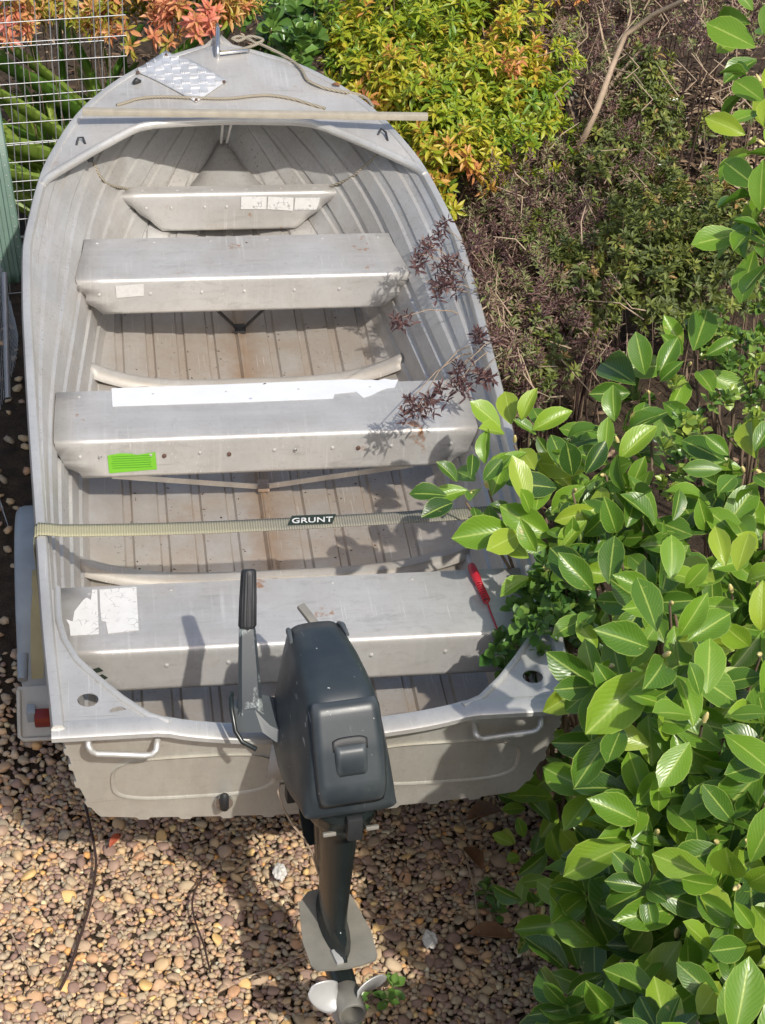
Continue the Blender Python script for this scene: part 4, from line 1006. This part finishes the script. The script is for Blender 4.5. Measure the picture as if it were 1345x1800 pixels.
def blob_tips(blobs, dens, shell=(.55, 1.0), zmin=.03):
    tips, ax = [], []
    for (c, r) in blobs:
        r = np.array(r); n = int(dens*(r[0]*r[1]+r[0]*r[2]+r[1]*r[2])/3*4*math.pi*.75)
        d = norm(rng.normal(size=(n*2, 3))); d = d[d[:, 2] > -.35][:n]; s = rng.uniform(shell[0]**3, shell[1]**3, (len(d), 1))**(1/3)
        lump = 1+.18*np.sin(d[:, :1]*7+d[:, 1:2]*5+c[0]*9)+.12*np.sin(d[:, 2:]*11+d[:, :1]*9)+rng.normal(0, .05, (len(d), 1))
        p = np.array(c)+d*r*s*lump; k = p[:, 2] > zmin; tips.append(p[k]); ax.append((d+np.array([0, 0, .7]))[k])
    tips, ax = np.concatenate(tips), np.concatenate(ax)
    k = np.array([not (-.03 < t[1] < 3.42 and abs(t[0]) < half_beam(min(3.38, max(0, t[1])))+.04 and t[2] < sheer(t[1])+.04) for t in tips]); return tips[k], ax[k]
def A(px, py, z): return at(px, py, 2, z)
T_SMALL = leaf_template(4, 3, .34, .42, 1.0, .18, .25)
T_NARROW = leaf_template(4, 3, .24, .5, 1.0, .10, .3)
T_JADE = leaf_template(5, 3, .66, .62, .75, -.05, .25)
T_GARD = leaf_template(7, 5, .52, .58, 1.22, .20, .20, .022)

def nandina(blobs, label, matkey, dens, tint_fn, base, nch=300, L=(.038, .060)):
    root = empty('nandina_shrub', base, label, 'shrub')
    tips, ax = blob_tips(blobs, dens); ti = np.array([tint_fn(t) for t in tips])
    plant(root, matkey, T_SMALL, leaves_of(tips, ax, 15, L, (-15, 55), .045, .3, ti, .13), nch)
    twigs(root, (base[0], base[1], 0), tips, MAT['bark'], .004, n=26, root_mix=.8)
def low(t, s=3.0): return .5+.5*math.sin(t[0]*s*2.3+1.3)*math.sin(t[1]*s*1.9+.6)*math.cos(t[2]*s*2+.4)
def spots(t, pts):
    v = 0.0
    for (p, r) in pts: v = max(v, math.exp(-float(np.sum((np.array(t)-p)**2))/r**2))
    return v
warm = [(A(660, 90, .9), .16), (A(640, 160, .75), .15), (A(790, 270, .75), .14), (A(840, 310, .65), .13), (A(910, 20, 1.0), .22), (A(720, 240, .7), .10), (A(600, 120, .85), .12)]
yb = [(A(700, 150, .62), (.26, .34, .33)), (A(800, 190, .62), (.33, .36, .34)), (A(810, 295, .60), (.20, .20, .22)), (A(770, 255, .62), (.14, .16, .2)), (A(900, 210, .58), (.25, .34, .34)), (A(615, 110, .68), (.14, .26, .24)), (A(880, 70, .70), (.34, .40, .36)), (A(730, 50, .70), (.34, .40, .36)), (A(690, 210, .56), (.13, .16, .2))]
nandina(yb, 'yellow-green shrub with orange tipped leaves behind the right side of the bow', 'nandina', 190, lambda t: .24+.24*(low(t)-.5)+.55*spots(t, warm)+random.gauss(0, .11)+(.35 if random.random() < .05 else 0), (1.05, 3.9, 0))
rb = [(A(250, 20, .95), (.20, .22, .17)), (A(340, 5, 1.02), (.20, .22, .17)), (A(410, 0, .98), (.10, .16, .12)), (A(20, 10, 1.0), (.14, .2, .2)), (A(130, -10, .95), (.22, .25, .2))]
nandina(rb, 'coral red and green leaved shrub overhanging the wire mesh at top left', 'nandina_red', 170, lambda t: .22+.25*(low(t)-.5)+.52*spots(t, [(A(250, 25, 1.0), .17), (A(345, 20, 1.05), .17), (A(15, 35, 1.0), .13), (A(410, 5, 1.0), .08)])+random.gauss(0, .08), (-.25, 4.3, 0))
link('floor_debris', fast_mesh('floor_debris', [tuple(np.array(p)-np.array(dinghy.location)) for p in V_], F_, LEAF['dry'], T_b), dinghy, 'stuff')
# strap leaved clumps behind the mesh
def strap_leaf(n=9):
    V, F, U = [], [], []
    for i in range(n):
        t = i/(n-1); w = (.9+.2*math.sin(t*3))*(1-t**3.5)*.5+.02
        for j, u in enumerate((-1, 0, 1)): V.append((u*w, t, -.9*t**2.2+abs(u)*.12)); U.append((j/2, t))
    for i in range(n-1):
        for j in range(2): a = i*3+j; F.append((a, a+1, a+4, a+3))
    return np.array(V), np.array(F), np.array(U)
SV, SF, SU = strap_leaf()
sm = [fast_mesh('leaf', SV, SF, LEAF['strap'], np.full(len(SV), t), SU) for t in np.linspace(.35, 1.0, 6)]
clumps = [((115, 255), .10, 'strap-leaved green clump low behind the wire mesh near the green post'), ((150, 205), .12, 'strap-leaved green clump behind the middle of the wire mesh'), ((225, 165), .15, 'strap-leaved green clump between wire mesh and left deck edge'),
          ((270, 110), .25, 'dark strap-leaved clump beneath the coral shrub behind the bow'), ((120, 120), .2, 'shaded strap-leaved clump far behind the upper wire mesh')]
for (px, z, label) in clumps:
    b = A(px[0], px[1], z); b[2] = 0
    b[1] = min(max(b[1], 3.60), 3.68)
    root = empty('strap_leaf_plant', b, label, 'plant', 'strap-leaved clumps by the mesh')
    for i in range(26):
        a = random.uniform(0, 2*math.pi)
        if math.sin(a) < -.15 and b[0] > -.70: a = -a
        L_ = random.uniform(.60, .95)*(.62 if px[1] > 190 else 1); el = random.uniform(.85, 1.35)
        o = link('leaf', random.choice(sm), root); d = Vector((math.cos(a)*math.cos(el), math.sin(a)*math.cos(el), math.sin(el)))
        zz_ = Vector((0, 0, 1)) - d*d.z; zz_ = (zz_.normalized()*-1 if False else zz_.normalized()); x_ = d.cross(zz_)
        out = Vector((math.cos(a), math.sin(a), 0)); zz_ = (Vector((0, 0, 1))*math.cos(el)-out*math.sin(el)); x_ = d.cross(zz_)
        B = Matrix((x_, d, zz_)).transposed() @ Matrix.Diagonal((.034, L_, L_*random.uniform(.5, 1.0)))
        o.matrix_local = Matrix.Translation((math.cos(a)*.03, math.sin(a)*.03, .08)) @ B.to_4x4()
    MB().tube([b, b+np.array([0, 0, .12])], [.05, .03], 8).build('crown', MAT['bark'], root, smooth=60)
# jade plants
def jade(pts, label, base, L=(.035, .055), n=10, nch=120, extra=4, tint=.55):
    root = empty('jade_plant', base, label, 'succulent')
    tips = np.array(pts); ex = [tips]
    for _ in range(extra): ex.append(tips+rng.normal(0, .045, tips.shape)-np.array([0, 0, .03]))
    tips = np.concatenate(ex); ax = np.tile(np.array([-.1, -.25, 1.]), (len(tips), 1))+rng.normal(0, .35, tips.shape)
    plant(root, 'jade', T_JADE, leaves_of(tips, ax, n, L, (0, 70), .03, .3, np.clip(rng.normal(tint, .15, len(tips)), 0, 1), .12), nch)
    twigs(root, base, tips[:len(pts)], MAT['bark'], .009)
jade([A(x, y, .72+random.uniform(-.08, .1)) for x, y in ((445, 20), (475, 50), (510, 20), (540, 45), (500, 75), (460, 85), (570, 20), (590, 60), (530, 90), (490, 5), (555, 5))], 'dark green jade plant with round fleshy leaves behind the bow tip', (.38, 4.3, 0), (.06, .09), 9, 150, 3, .35)
jade([A(x, y, z) for x, y, z in ((1268, 545, 1.0), (1215, 560, .98), (1250, 585, .96), (1295, 590, 1.0), (1325, 540, 1.02), (1240, 610, .9), (1300, 640, .95), (1335, 600, 1.0), (1340, 690, .97), (1230, 745, 1.0), (1215, 785, .98), (1240, 790, .98), (1255, 700, .95), (1320, 660, .95), (1205, 830, .95), (1330, 730, .98))], 'jade plant with small yellow-green round leaves at the right edge', (1.45, 1.35, 0), (.030, .044), 10, 250, 4, .68)
jade([np.array(p) for p in ((.60, .30, .90), (.57, .33, .86), (.545, .28, .84), (.63, .36, .93), (.655, .38, .95), (.60, .40, .92), (.66, .30, .93), (.54, .23, .83), (.52, .26, .86), (.585, .25, .90), (.61, .28, .93), (.50, .22, .85), (.63, .31, .97))], 'small jade sprig hanging over the right stern quarter of the boat', (.72, .36, 0), (.032, .05), 10, 120, 4, .3)
# purple leaved shrubs
def purple(blobs, label, base, dens, sprigs=(), L=(.020, .036), zmin=.05, green=.0):
    root = empty('purple_shrub', base, label, 'shrub')
    tips, ax = blob_tips(blobs, dens, (.5, 1.05), zmin)
    ti = np.clip(rng.normal(.45, .2, len(tips))+green*(rng.random(len(tips)) < .35), 0, 1)
    ns = len(tips)
    if len(sprigs):
        sp = np.concatenate([np.array(s)[None]+rng.normal(0, .016, (4, 3)) for s in sprigs]); tips = np.concatenate([tips, sp]); ax = np.concatenate([ax, rng.normal(0, .35, (len(sp), 3))+np.array([-.4, -.4, .8])]); ti = np.concatenate([ti, np.full(len(sp), .22)])
    plant(root, 'purple', T_NARROW, leaves_of(tips, ax, 16, L, (-5, 65), .05, .3, ti, .15), 0)
    twigs(root, base, tips[:ns], MAT['dark_twig'], .005, n=70, arch=.05, root_mix=.9)
    if len(sprigs): twigs(root, (base[0], base[1], .25), sprigs, MAT['pale_twig'], .0035, 'overhanging_twigs', arch=.22)
    mb = MB()
    for i in rng.choice(ns, min(ns, 130), replace=False):
        t = tips[i]+np.array([0, 0, .035]); b = t+rng.normal(0, .08, 3)*np.array([1, 1, .5])-np.array([0, 0, .10]); mid = (t+b)/2+rng.normal(0, .025, 3)
        mb.tube([b, mid, t], [.003, .0024, .0014], 5, caps=False)
    mb.build('bare_twigs', MAT['pale_twig'], root, smooth=80, fix=False, kind='stuff')
purple([(A(880, 420, .42), (.17, .22, .28)), (A(930, 520, .40), (.22, .24, .28)), (A(905, 620, .46), (.17, .22, .30)), (A(985, 600, .36), (.20, .24, .26)), (A(850, 365, .38), (.16, .18, .22)), (A(960, 450, .38), (.22, .24, .24)), (A(835, 450, .80), (.06, .14, .13)), (A(850, 540, .84), (.06, .14, .13)), (A(875, 630, .86), (.06, .13, .13)), (A(890, 700, .5), (.12, .16, .26))],
       'fine-leaved purple shrub crowding the right gunwale', (1.0, 2.25, 0), 460,
       [A(745, 425, 1.0), A(735, 445, .98), A(785, 400, .98), A(775, 470, .98), A(790, 500, .98), A(760, 505, .97), A(800, 455, 1.0), A(707, 558, 1.0), A(818, 640, 1.0), A(800, 680, 1.02), A(770, 690, 1.0), A(735, 715, .98), A(720, 705, .98), A(845, 660, 1.0), A(825, 420, .95), A(840, 590, .97)], green=.4)
purple([(A(960, 70, .72), (.24, .3, .3)), (A(1060, 60, .70), (.28, .3, .3)), (A(1170, 10, .8), (.24, .3, .24)), (A(1050, 330, .38), (.26, .28, .26)), (A(1010, 390, .36), (.2, .22, .22)), (A(1070, 200, .5), (.12, .16, .18)), (A(1290, 30, .62), (.22, .28, .26)), (A(940, 330, .42), (.18, .2, .24))],
       'dull purple-brown shrub behind the yellow shrub at upper right', (1.75, 3.9, 0), 330, green=.4)
# azalea like green shrubs
def azalea(blobs, label, base, dens=300, nch=150):
    root = empty('azalea_shrub', base, label, 'shrub')
    tips, ax = blob_tips(blobs, dens, (.6, 1.0)); plant(root, 'azalea', T_SMALL, leaves_of(tips, ax, 11, (.030, .046), (0, 60), .015, .3, np.clip(rng.normal(.5, .22, len(tips)), 0, 1), .12), nch)
    twigs(root, base, tips, MAT['bark'], .003, n=16, root_mix=.8)
azalea([(A(1010, 490, .52), (.11, .14, .14)), (A(1030, 560, .42), (.10, .12, .14)), (A(985, 450, .5), (.07, .09, .1))], 'small green whorled shrub growing through the purple shrub', (1.22, 2.5, 0), 420)
azalea([(A(1110, 460, .48), (.18, .22, .18)), (A(1180, 430, .45), (.2, .22, .2)), (A(1120, 400, .4), (.14, .16, .18)), (A(1150, 530, .4), (.2, .2, .2))], 'olive green shrub with whorled leaves right of the purple shrub', (1.55, 2.75, 0), 300, 200)
azalea([(A(1260, 400, .5), (.22, .22, .2)), (A(1290, 470, .5), (.2, .22, .22)), (A(1240, 500, .42), (.2, .22, .2))], 'olive green shrub below the hanging bright leaves at right edge', (1.85, 2.6, 0), 300, 200)
azalea([(A(1120, 320, .42), (.14, .14, .16)), (A(1170, 330, .35), (.1, .12, .12))], 'low leafy shrub in front of the sunlit leaf litter', (1.8, 3.5, 0), 380)
azalea([(A(1130, 140, .62), (.12, .14, .16)), (A(1140, 210, .5), (.13, .14, .16)), (A(1170, 250, .4), (.09, .1, .12))], 'young light green shrub beside the bare pale branches', (2.05, 4.2, 0), 330)
azalea([(A(1250, 240, .22), (.10, .10, .10)), (A(1310, 190, .30), (.09, .10, .11))], 'sparse low shrub among the sunlit leaf litter', (2.3, 4.3, 0), 200, 80)
azalea([(A(1060, 270, .50), (.14, .16, .16)), (A(1020, 330, .46), (.12, .14, .14))], 'mid green shrub at the foot of the bare pale branches', (1.7, 3.75, 0), 260)
azalea([(A(950, 440, .52), (.09, .11, .12)), (A(905, 560, .58), (.08, .10, .12)), (A(960, 640, .50), (.10, .12, .14))], 'thin green shrub mixed into the purple one near the gunwale', (1.1, 2.3, 0), 260)
# bare pale branches
bb = empty('bare_shrub', (1.72, 4.2, 0), 'leafless shrub of pale branches standing in the purple bed', 'shrub')
def branch(px, r0, r1, z0, z1):
    P = [A(x, y, z0+(z1-z0)*i/(len(px)-1)) for i, (x, y) in enumerate(px)]; MB().tube(P, list(np.linspace(r0, r1, len(P))), 7).build('branch', MAT['pale_twig'], bb, smooth=80)
branch([(1010, 270), (1030, 235), (1050, 190), (1075, 120), (1100, 60), (1150, 25), (1205, 0)], .014, .009, .50, 1.15)
branch([(1055, 175), (1080, 140), (1120, 95), (1150, 70), (1185, 60)], .008, .004, .55, .9)
branch([(1020, 250), (1000, 180), (985, 130), (975, 80), (972, 50)], .008, .003, .35, .85)
branch([(1075, 120), (1060, 70), (1050, 20), (1040, -10)], .006, .003, .7, .95)
branch([(1030, 230), (1070, 175), (1100, 150)], .008, .004, .4, .55)
branch([(1100, 62), (1110, 20), (1105, -10)], .005, .003, .85, 1.0)
branch([(1045, 190), (1030, 110), (1055, 50)], .005, .002, .5, .85)
branch([(985, 135), (1010, 100), (1020, 60)], .004, .002, .6, .8)
branch([(1075, 120), (1115, 130), (1130, 150)], .004, .002, .7, .75)
branch([(1040, 200), (1080, 180), (1125, 180), (1150, 185)], .005, .002, .45, .6)
for k in range(46):
    x, y = random.uniform(950, 1330), random.uniform(10, 230); z = random.uniform(.55, .85); branch([(x, y), (x+random.uniform(-25, 25), y-20), (x+random.uniform(-45, 45), y-random.uniform(40, 60))], .003, .0015, z, z+.1)

# gardenia bush
def gardenia(specs, label, base, fill, nch, axis=(-.22, -.55, .85), spread=(.13, .15), drop=(.06, .38), tint=.6, nl=8):
    root = empty('gardenia_bush', base, label, 'bush')
    tips = np.array([A(q[0], q[1], q[2]) if len(q) == 4 else q[:3] for q in specs]); Ls = np.array([s[3] for s in specs])
    ax = np.tile(np.array(axis), (len(tips), 1))+rng.normal(0, .34, tips.shape)
    pos, d, up, ln, tt = leaves_of(tips, ax, nl, (.70, 1.08), (-14, 52), .014, .25, np.clip(rng.normal(tint, .16, len(tips)), .1, .88), .12)
    ln = ln*np.repeat(Ls, nl); n0 = len(pos)
    ft = np.concatenate([tips+np.stack([rng.normal(0, spread[0], len(tips)), rng.normal(0, spread[1], len(tips)), -rng.uniform(*drop, len(tips))], -1) for _ in range(fill)]) if fill else np.array([[base[0], base[1], .5], [base[0]+.1, base[1], .6]])
    ft = ft[ft[:, 2] > .06]
    rel = ft-CP; dz = rel@CF; fu = PW/2+FPX*(rel@CR)/dz; fv = PH/2-FPX*(rel@CU)/dz
    ft = ft[~((fu > 1165) & (fv > 380) & (fv < 840)) & ~((fu < 1040) & (fv < 760)) & ~((fu < 1035) & (fv > 1050) & (fv < 1560)) & ~((fu < 985) & (fv > 1500) & (fv < 1850))]
    ft = ft.reshape(-1, 3); k = np.array([not (-.10 < t[1] < 3.4 and t[0] < half_beam(min(3.38, max(0, t[1])))+.10) for t in ft], bool); ft = ft[k] if k.any() else np.array([[base[0], base[1], .5]])
    fx = np.tile(np.array(axis)*np.array([1.2, 1.2, .8]), (len(ft), 1))+rng.normal(0, .35, ft.shape)
    p2, d2, u2, l2, t2 = leaves_of(ft, fx, nl, (.085, .15), (-15, 55), .012, .25, np.clip(rng.normal(tint-.2, .18, len(ft)), .05, .9), .10)  # inner leaves tinted darker, painting in the shade between the rosettes
    data = tuple(np.concatenate(q) for q in ((pos, p2), (d, d2), (up, u2), (ln, l2), (tt, t2)))
    score = np.concatenate([np.full(n0, 2.0), np.full(len(p2), 1.0)])
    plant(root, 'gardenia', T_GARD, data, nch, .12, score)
    twigs(root, base, tips-norm(ax)*.03, MAT['bark'], .009, arch=.03, root_mix=.25); twigs(root, base, ft, MAT['bark'], .006, 'inner_branches', n=40, arch=.03, root_mix=.5)
    for t, a in zip(tips, norm(ax)):
        MB().tube([t-a*.012, t+a*.004, t+a*.016, t+a*.021], [.005, .006, .0035, .001], 7).build('bud', MAT['cream_bud'], root, smooth=80)
G1 = [(905, 772, 1.02, 0.148), (968, 785, 1.0, 0.142), (1010, 862, 1.0, 0.148), (940, 925, 0.99, 0.146), (1000, 965, 0.96, 0.142), (855, 852, 0.99, 0.124), (1112, 900, 1.0, 0.154), (1085, 775, 0.98, 0.142), (1140, 690, 0.95, 0.166), (1212, 640, 0.95, 0.166), (1090, 962, 1.0, 0.154), (1280, 905, 1.0, 0.166), (1335, 830, 1.0, 0.154), (1285, 1035, 1.05, 0.148), (1172, 1150, 1.18, 0.189), (1065, 1065, 1.06, 0.161), (1335, 1150, 1.05, 0.178), (1240, 1262, 1.14, 0.154), (1105, 1255, 1.06, 0.161), (1190, 1330, 0.98, 0.154), (1305, 1340, 1.0, 0.166), (1150, 1392, 0.92, 0.142), (1218, 1400, 0.95, 0.154), (1315, 1480, 0.95, 0.154), (1155, 1462, 0.9, 0.178), (1295, 1560, 0.92, 0.148), (1232, 1590, 0.8, 0.154), (1345, 1660, 0.88, 0.142), (1282, 1700, 0.82, 0.142), (1190, 1640, 0.7, 0.154), (1080, 1575, 0.5, 0.154), (1095, 1690, 0.52, 0.166), (1040, 1620, 0.4, 0.142), (1030, 1740, 0.45, 0.166), (1110, 1790, 0.6, 0.154), (1205, 1775, 0.7, 0.154), (1305, 1795, 0.8, 0.154), (1260, 1480, 0.85, 0.142), (1345, 1300, 1.0, 0.154), (1345, 1420, 0.95, 0.154), (1250, 960, 0.95, 0.142), (1345, 980, 1.0, 0.154), (825, 872, 1.0, 0.117), (960, 1000, 0.95, 0.132), (1060, 835, 1.0, 0.155), (1172, 950, 1.0, 0.155), (1180, 1060, 1.05, 0.145), (1110, 1400, 0.75, 0.155), (1075, 1170, 1.0, 0.134)]
n_ = 0
while n_ < 190:                                                            # bush continues out of view towards the viewer, added tall to shade the ground
    q_ = np.array([random.uniform(.42, 1.35), random.uniform(-1.75, -.8), random.uniform(.6, 1.5)]); r_ = q_-CP; z_ = r_@CF
    if PH/2-FPX*(r_@CU)/z_ < 1880: continue
    G1.append((*q_, .16, 0)); n_ += 1
G1 += [(955, 1420, .16, .10), (930, 1500, .12, .09), (990, 1470, .26, .11), (1000, 1540, .30, .12), (955, 1600, .22, .10), (1010, 1400, .35, .12), (975, 1350, .25, .10), (1020, 1320, .4, .12)]
for k in range(14): G1.append((random.uniform(1.1, 1.6), random.uniform(-.9, .9), random.uniform(.8, 1.1), .15, 0))
G1 = [(q[0], q[1], q[2]+(.16 if q[0] > 1090 and 980 < q[1] < 1520 else .2 if q[1] >= 1550 and q[0] > 1060 else .08 if q[1] >= 1550 else 0), q[3]) if len(q) == 4 else q for q in G1]
gardenia(G1, 'large bright green glossy-leaved bush covering the right side and overhanging the stern', (1.12, .30, 0), 2, 300, nl=8, tint=.60)
G2 = [(1352, 95, 1.42, .20), (1362, 190, 1.42, .17), (1352, 345, 1.40, .21), (1335, 140, 1.40, .17), (1338, 250, 1.38, .17), (1335, 405, 1.36, .18), (1340, 40, 1.42, .16), (1368, 440, 1.36, .20), (1400, 300, 1.4, .16)]
gardenia(G2, 'bright glossy leaves of a tall bush hanging in at the upper right edge', (1.95, 1.55, 0), 0, 120, (-.5, -.2, .8), (.10, .12), (.1, .5), .7, 7)

# ------------------------------------------------------------------ litter, weeds, small things on the ground
def litter(name, n, xr, yr, L, keep=None, z=.004, pale=1.3):
    p = np.stack([rng.uniform(*xr, n), rng.uniform(*yr, n), rng.uniform(z, z+.015, n)], -1)
    if keep: p = p[[keep(*q) for q in p]]
    n = len(p); a = rng.uniform(0, 6.28, n); d = np.stack([np.cos(a), np.sin(a), rng.normal(0, .2, n)], -1); up = np.tile(np.array([0, 0, 1.]), (n, 1))+rng.normal(0, .35, (n, 3))
    M = frames(d, up); V, F, U = T_NARROW; ln = rng.uniform(*L, n)
    P = np.einsum('nij,nkj->nki', M, V[None]*np.stack([ln, ln, ln], -1)[:, None])+p[:, None]; FF = (F[None]+(np.arange(n)*len(V))[:, None, None]).reshape(-1, 4)
    o = link(name, fast_mesh(name, P.reshape(-1, 3), FF, LEAF['dry'], np.repeat(rng.beta(pale, 1.6 if pale < 2 else 1.0, n), len(V))), None, 'stuff'); return o
tag(litter('leaf_litter', 9000, (.35, 3.6), (-.7, 6.6), (.02, .075), lambda x, y, z: x > .5+.1*math.sin(y*5) or y > 3.6), 'brown dead leaves and bark chips scattered over the garden bed', 'leaf litter')
tag(litter('sun_tinted_litter', 2600, (1.75, 3.0), (3.7, 5.4), (.03, .09), None, .012, 2.2), 'dry leaves and mulch tinted pale for sunlight in the gap at upper right', 'leaf litter')  # sunlight on this litter is put into its paler tints
tag(litter('gravel_debris', 420, (-.95, .75), (-.5, .7), (.008, .030), None, .020), 'dry leaf crumbs and straw among the pebbles', 'leaf litter')
tag(litter('dry_debris', 2200, (-1.5, .9), (3.4, 6.6), (.02, .08)), 'dry leaf debris on the soil behind the bow', 'leaf litter')
LV, LF_, LU = leaf_template(6, 3, .42, .5, 1.0, -.15, .5)
def dead(px, z, L, ang, mat, label):
    me = fast_mesh('dead_leaf', LV*L, LF_, mat, np.full(len(LV), .5), LU); o = link('dead_leaf', me); o.location = A(px[0], px[1], z); o.rotation_euler = (random.uniform(-.15, .15), random.uniform(-.15, .15), ang); tag(o, label, 'leaf')
    md = o.modifiers.new('shell', 'SOLIDIFY'); md.thickness = .0008
dead((192, 1490), .035, .05, R(-40), MAT['red_leaf'], 'red-brown dead leaf on the pebbles left of the drain lever')
dead((583, 148), deck_z(.38, 3.05)+.006, .035, R(-130), MAT['dead_leaf'], 'small curled brown leaf on the right edge of the foredeck')
dead((880, 1425), .02, .13, R(120), MAT['dead_leaf'], 'large brown dead leaf on the ground below the right transom corner')
dead((815, 1490), .02, .10, R(200), MAT['dead_leaf'], 'brown dead leaf on dark ground right of the motor leg')
dead((905, 1650), .02, .12, R(80), MAT['dead_leaf'], 'brown dead leaf at the foot of the glossy bush')
def twig(px, z, r, label, mat, name='twig'):
    P = [A(x, y, z) for x, y in px]; Q = []
    for i in range(len(P)-1):
        p0, p1, p2, p3 = P[max(i-1, 0)], P[i], P[i+1], P[min(i+2, len(P)-1)]
        for t in np.linspace(0, 1, 5, endpoint=False): Q.append(.5*((2*p1)+(-p0+p2)*t+(2*p0-5*p1+4*p2-p3)*t*t+(-p0+3*p1-3*p2+p3)*t**3))
    Q.append(P[-1]); tag(MB().tube(Q, r, 6).build(name, mat, None, smooth=80), label, name.split('_')[-1])
twig([(150, 1415), (158, 1450), (167, 1495), (168, 1530), (158, 1590), (140, 1650), (122, 1705), (105, 1740)], .034, .0040, 'long thin dark stem curving over the pebbles at lower left', MAT['dark_twig'])
twig([(363, 1540), (345, 1560), (338, 1590), (345, 1625), (358, 1660), (370, 1710)], .034, .0028, 'thin bent twig on the pebbles left of the motor shadow', MAT['dark_twig'])
twig([(540, 1670), (500, 1695), (455, 1710), (420, 1722)], .034, .0026, 'pale dry stalk on the pebbles beside the cavitation plate', MAT['pale_twig'])
twig([(820, 1510), (835, 1570), (842, 1640)], .03, .003, 'thin pale stalk on the dark ground right of the motor', MAT['pale_twig'])
twig([(20, 1640), (40, 1680), (60, 1720)], .034, .0022, 'fine straw on the pebbles at far left', MAT['pale_twig'])
for (px, r, label) in (((492, 1533), .022, 'white crumbly stone lump left of the motor leg'), ((756, 1652), .022, 'white crumbly stone lump on dark ground right of the propeller')):
    v, f = ico(3); s = 1+.25*np.sin(v[:, 0]*5+v[:, 1]*3)*np.sin(v[:, 2]*6)+rng.normal(0, .07, len(v))
    o = link('stone_lump', fast_mesh('stone_lump', v*s[:, None]*np.array([.8, 1.2, .7])*r, f, MAT['concrete_lump'], smooth=False)); o.location = A(px[0], px[1], .03); tag(o, label, 'stone')
for (px, n_, label) in (((640, 1775), 5, 'small bright green weed beside the propeller'), ((870, 1590), 4, 'small leafy weed in the shade under the stern'), ((965, 1770), 4, 'small weed at the foot of the glossy bush'), ((940, 1430), 4, 'dark seedling under the right transom corner')):
    b = A(px[0], px[1], .03); b[2] = 0; root = empty('weed', b, label, 'weed')
    tips = b+np.array([0, 0, .06])+rng.normal(0, .03, (n_, 3)); tips[:, 2] = np.maximum(tips[:, 2], .035)
    plant(root, 'jade', T_JADE, leaves_of(tips, np.tile(np.array([0, -.1, 1.]), (n_, 1))+rng.normal(0, .3, (n_, 3)), 7, (.025, .045), (0, 50), .02, .3, np.full(n_, .45), .12), 30); twigs(root, b, tips, MAT['bark'], .002)
wf = 0
for (px, z, label) in (((1185, 180), .42, 'pair of white blossoms above the sunlit litter'), ((1165, 296), .40, 'single white blossom near the low shrub')):
    root = empty('white_flower', A(px[0], px[1], z), label, 'flower')
    for k in range(5):
        a = k*1.257; me = fast_mesh('petal', LV*np.array([.028, .026, .02]), LF_, MAT['white_petal'], uv=LU); o = link('petal', me, root); o.rotation_euler = (.5, 0, a)
    g = A(px[0]+3, px[1], z); MB().tube([g, g+np.array([.02, .04, -.12]), (g[0]+.03, g[1]+.05, 0)], .0025, 5).build('stalk', MAT['bark'], root, smooth=80)
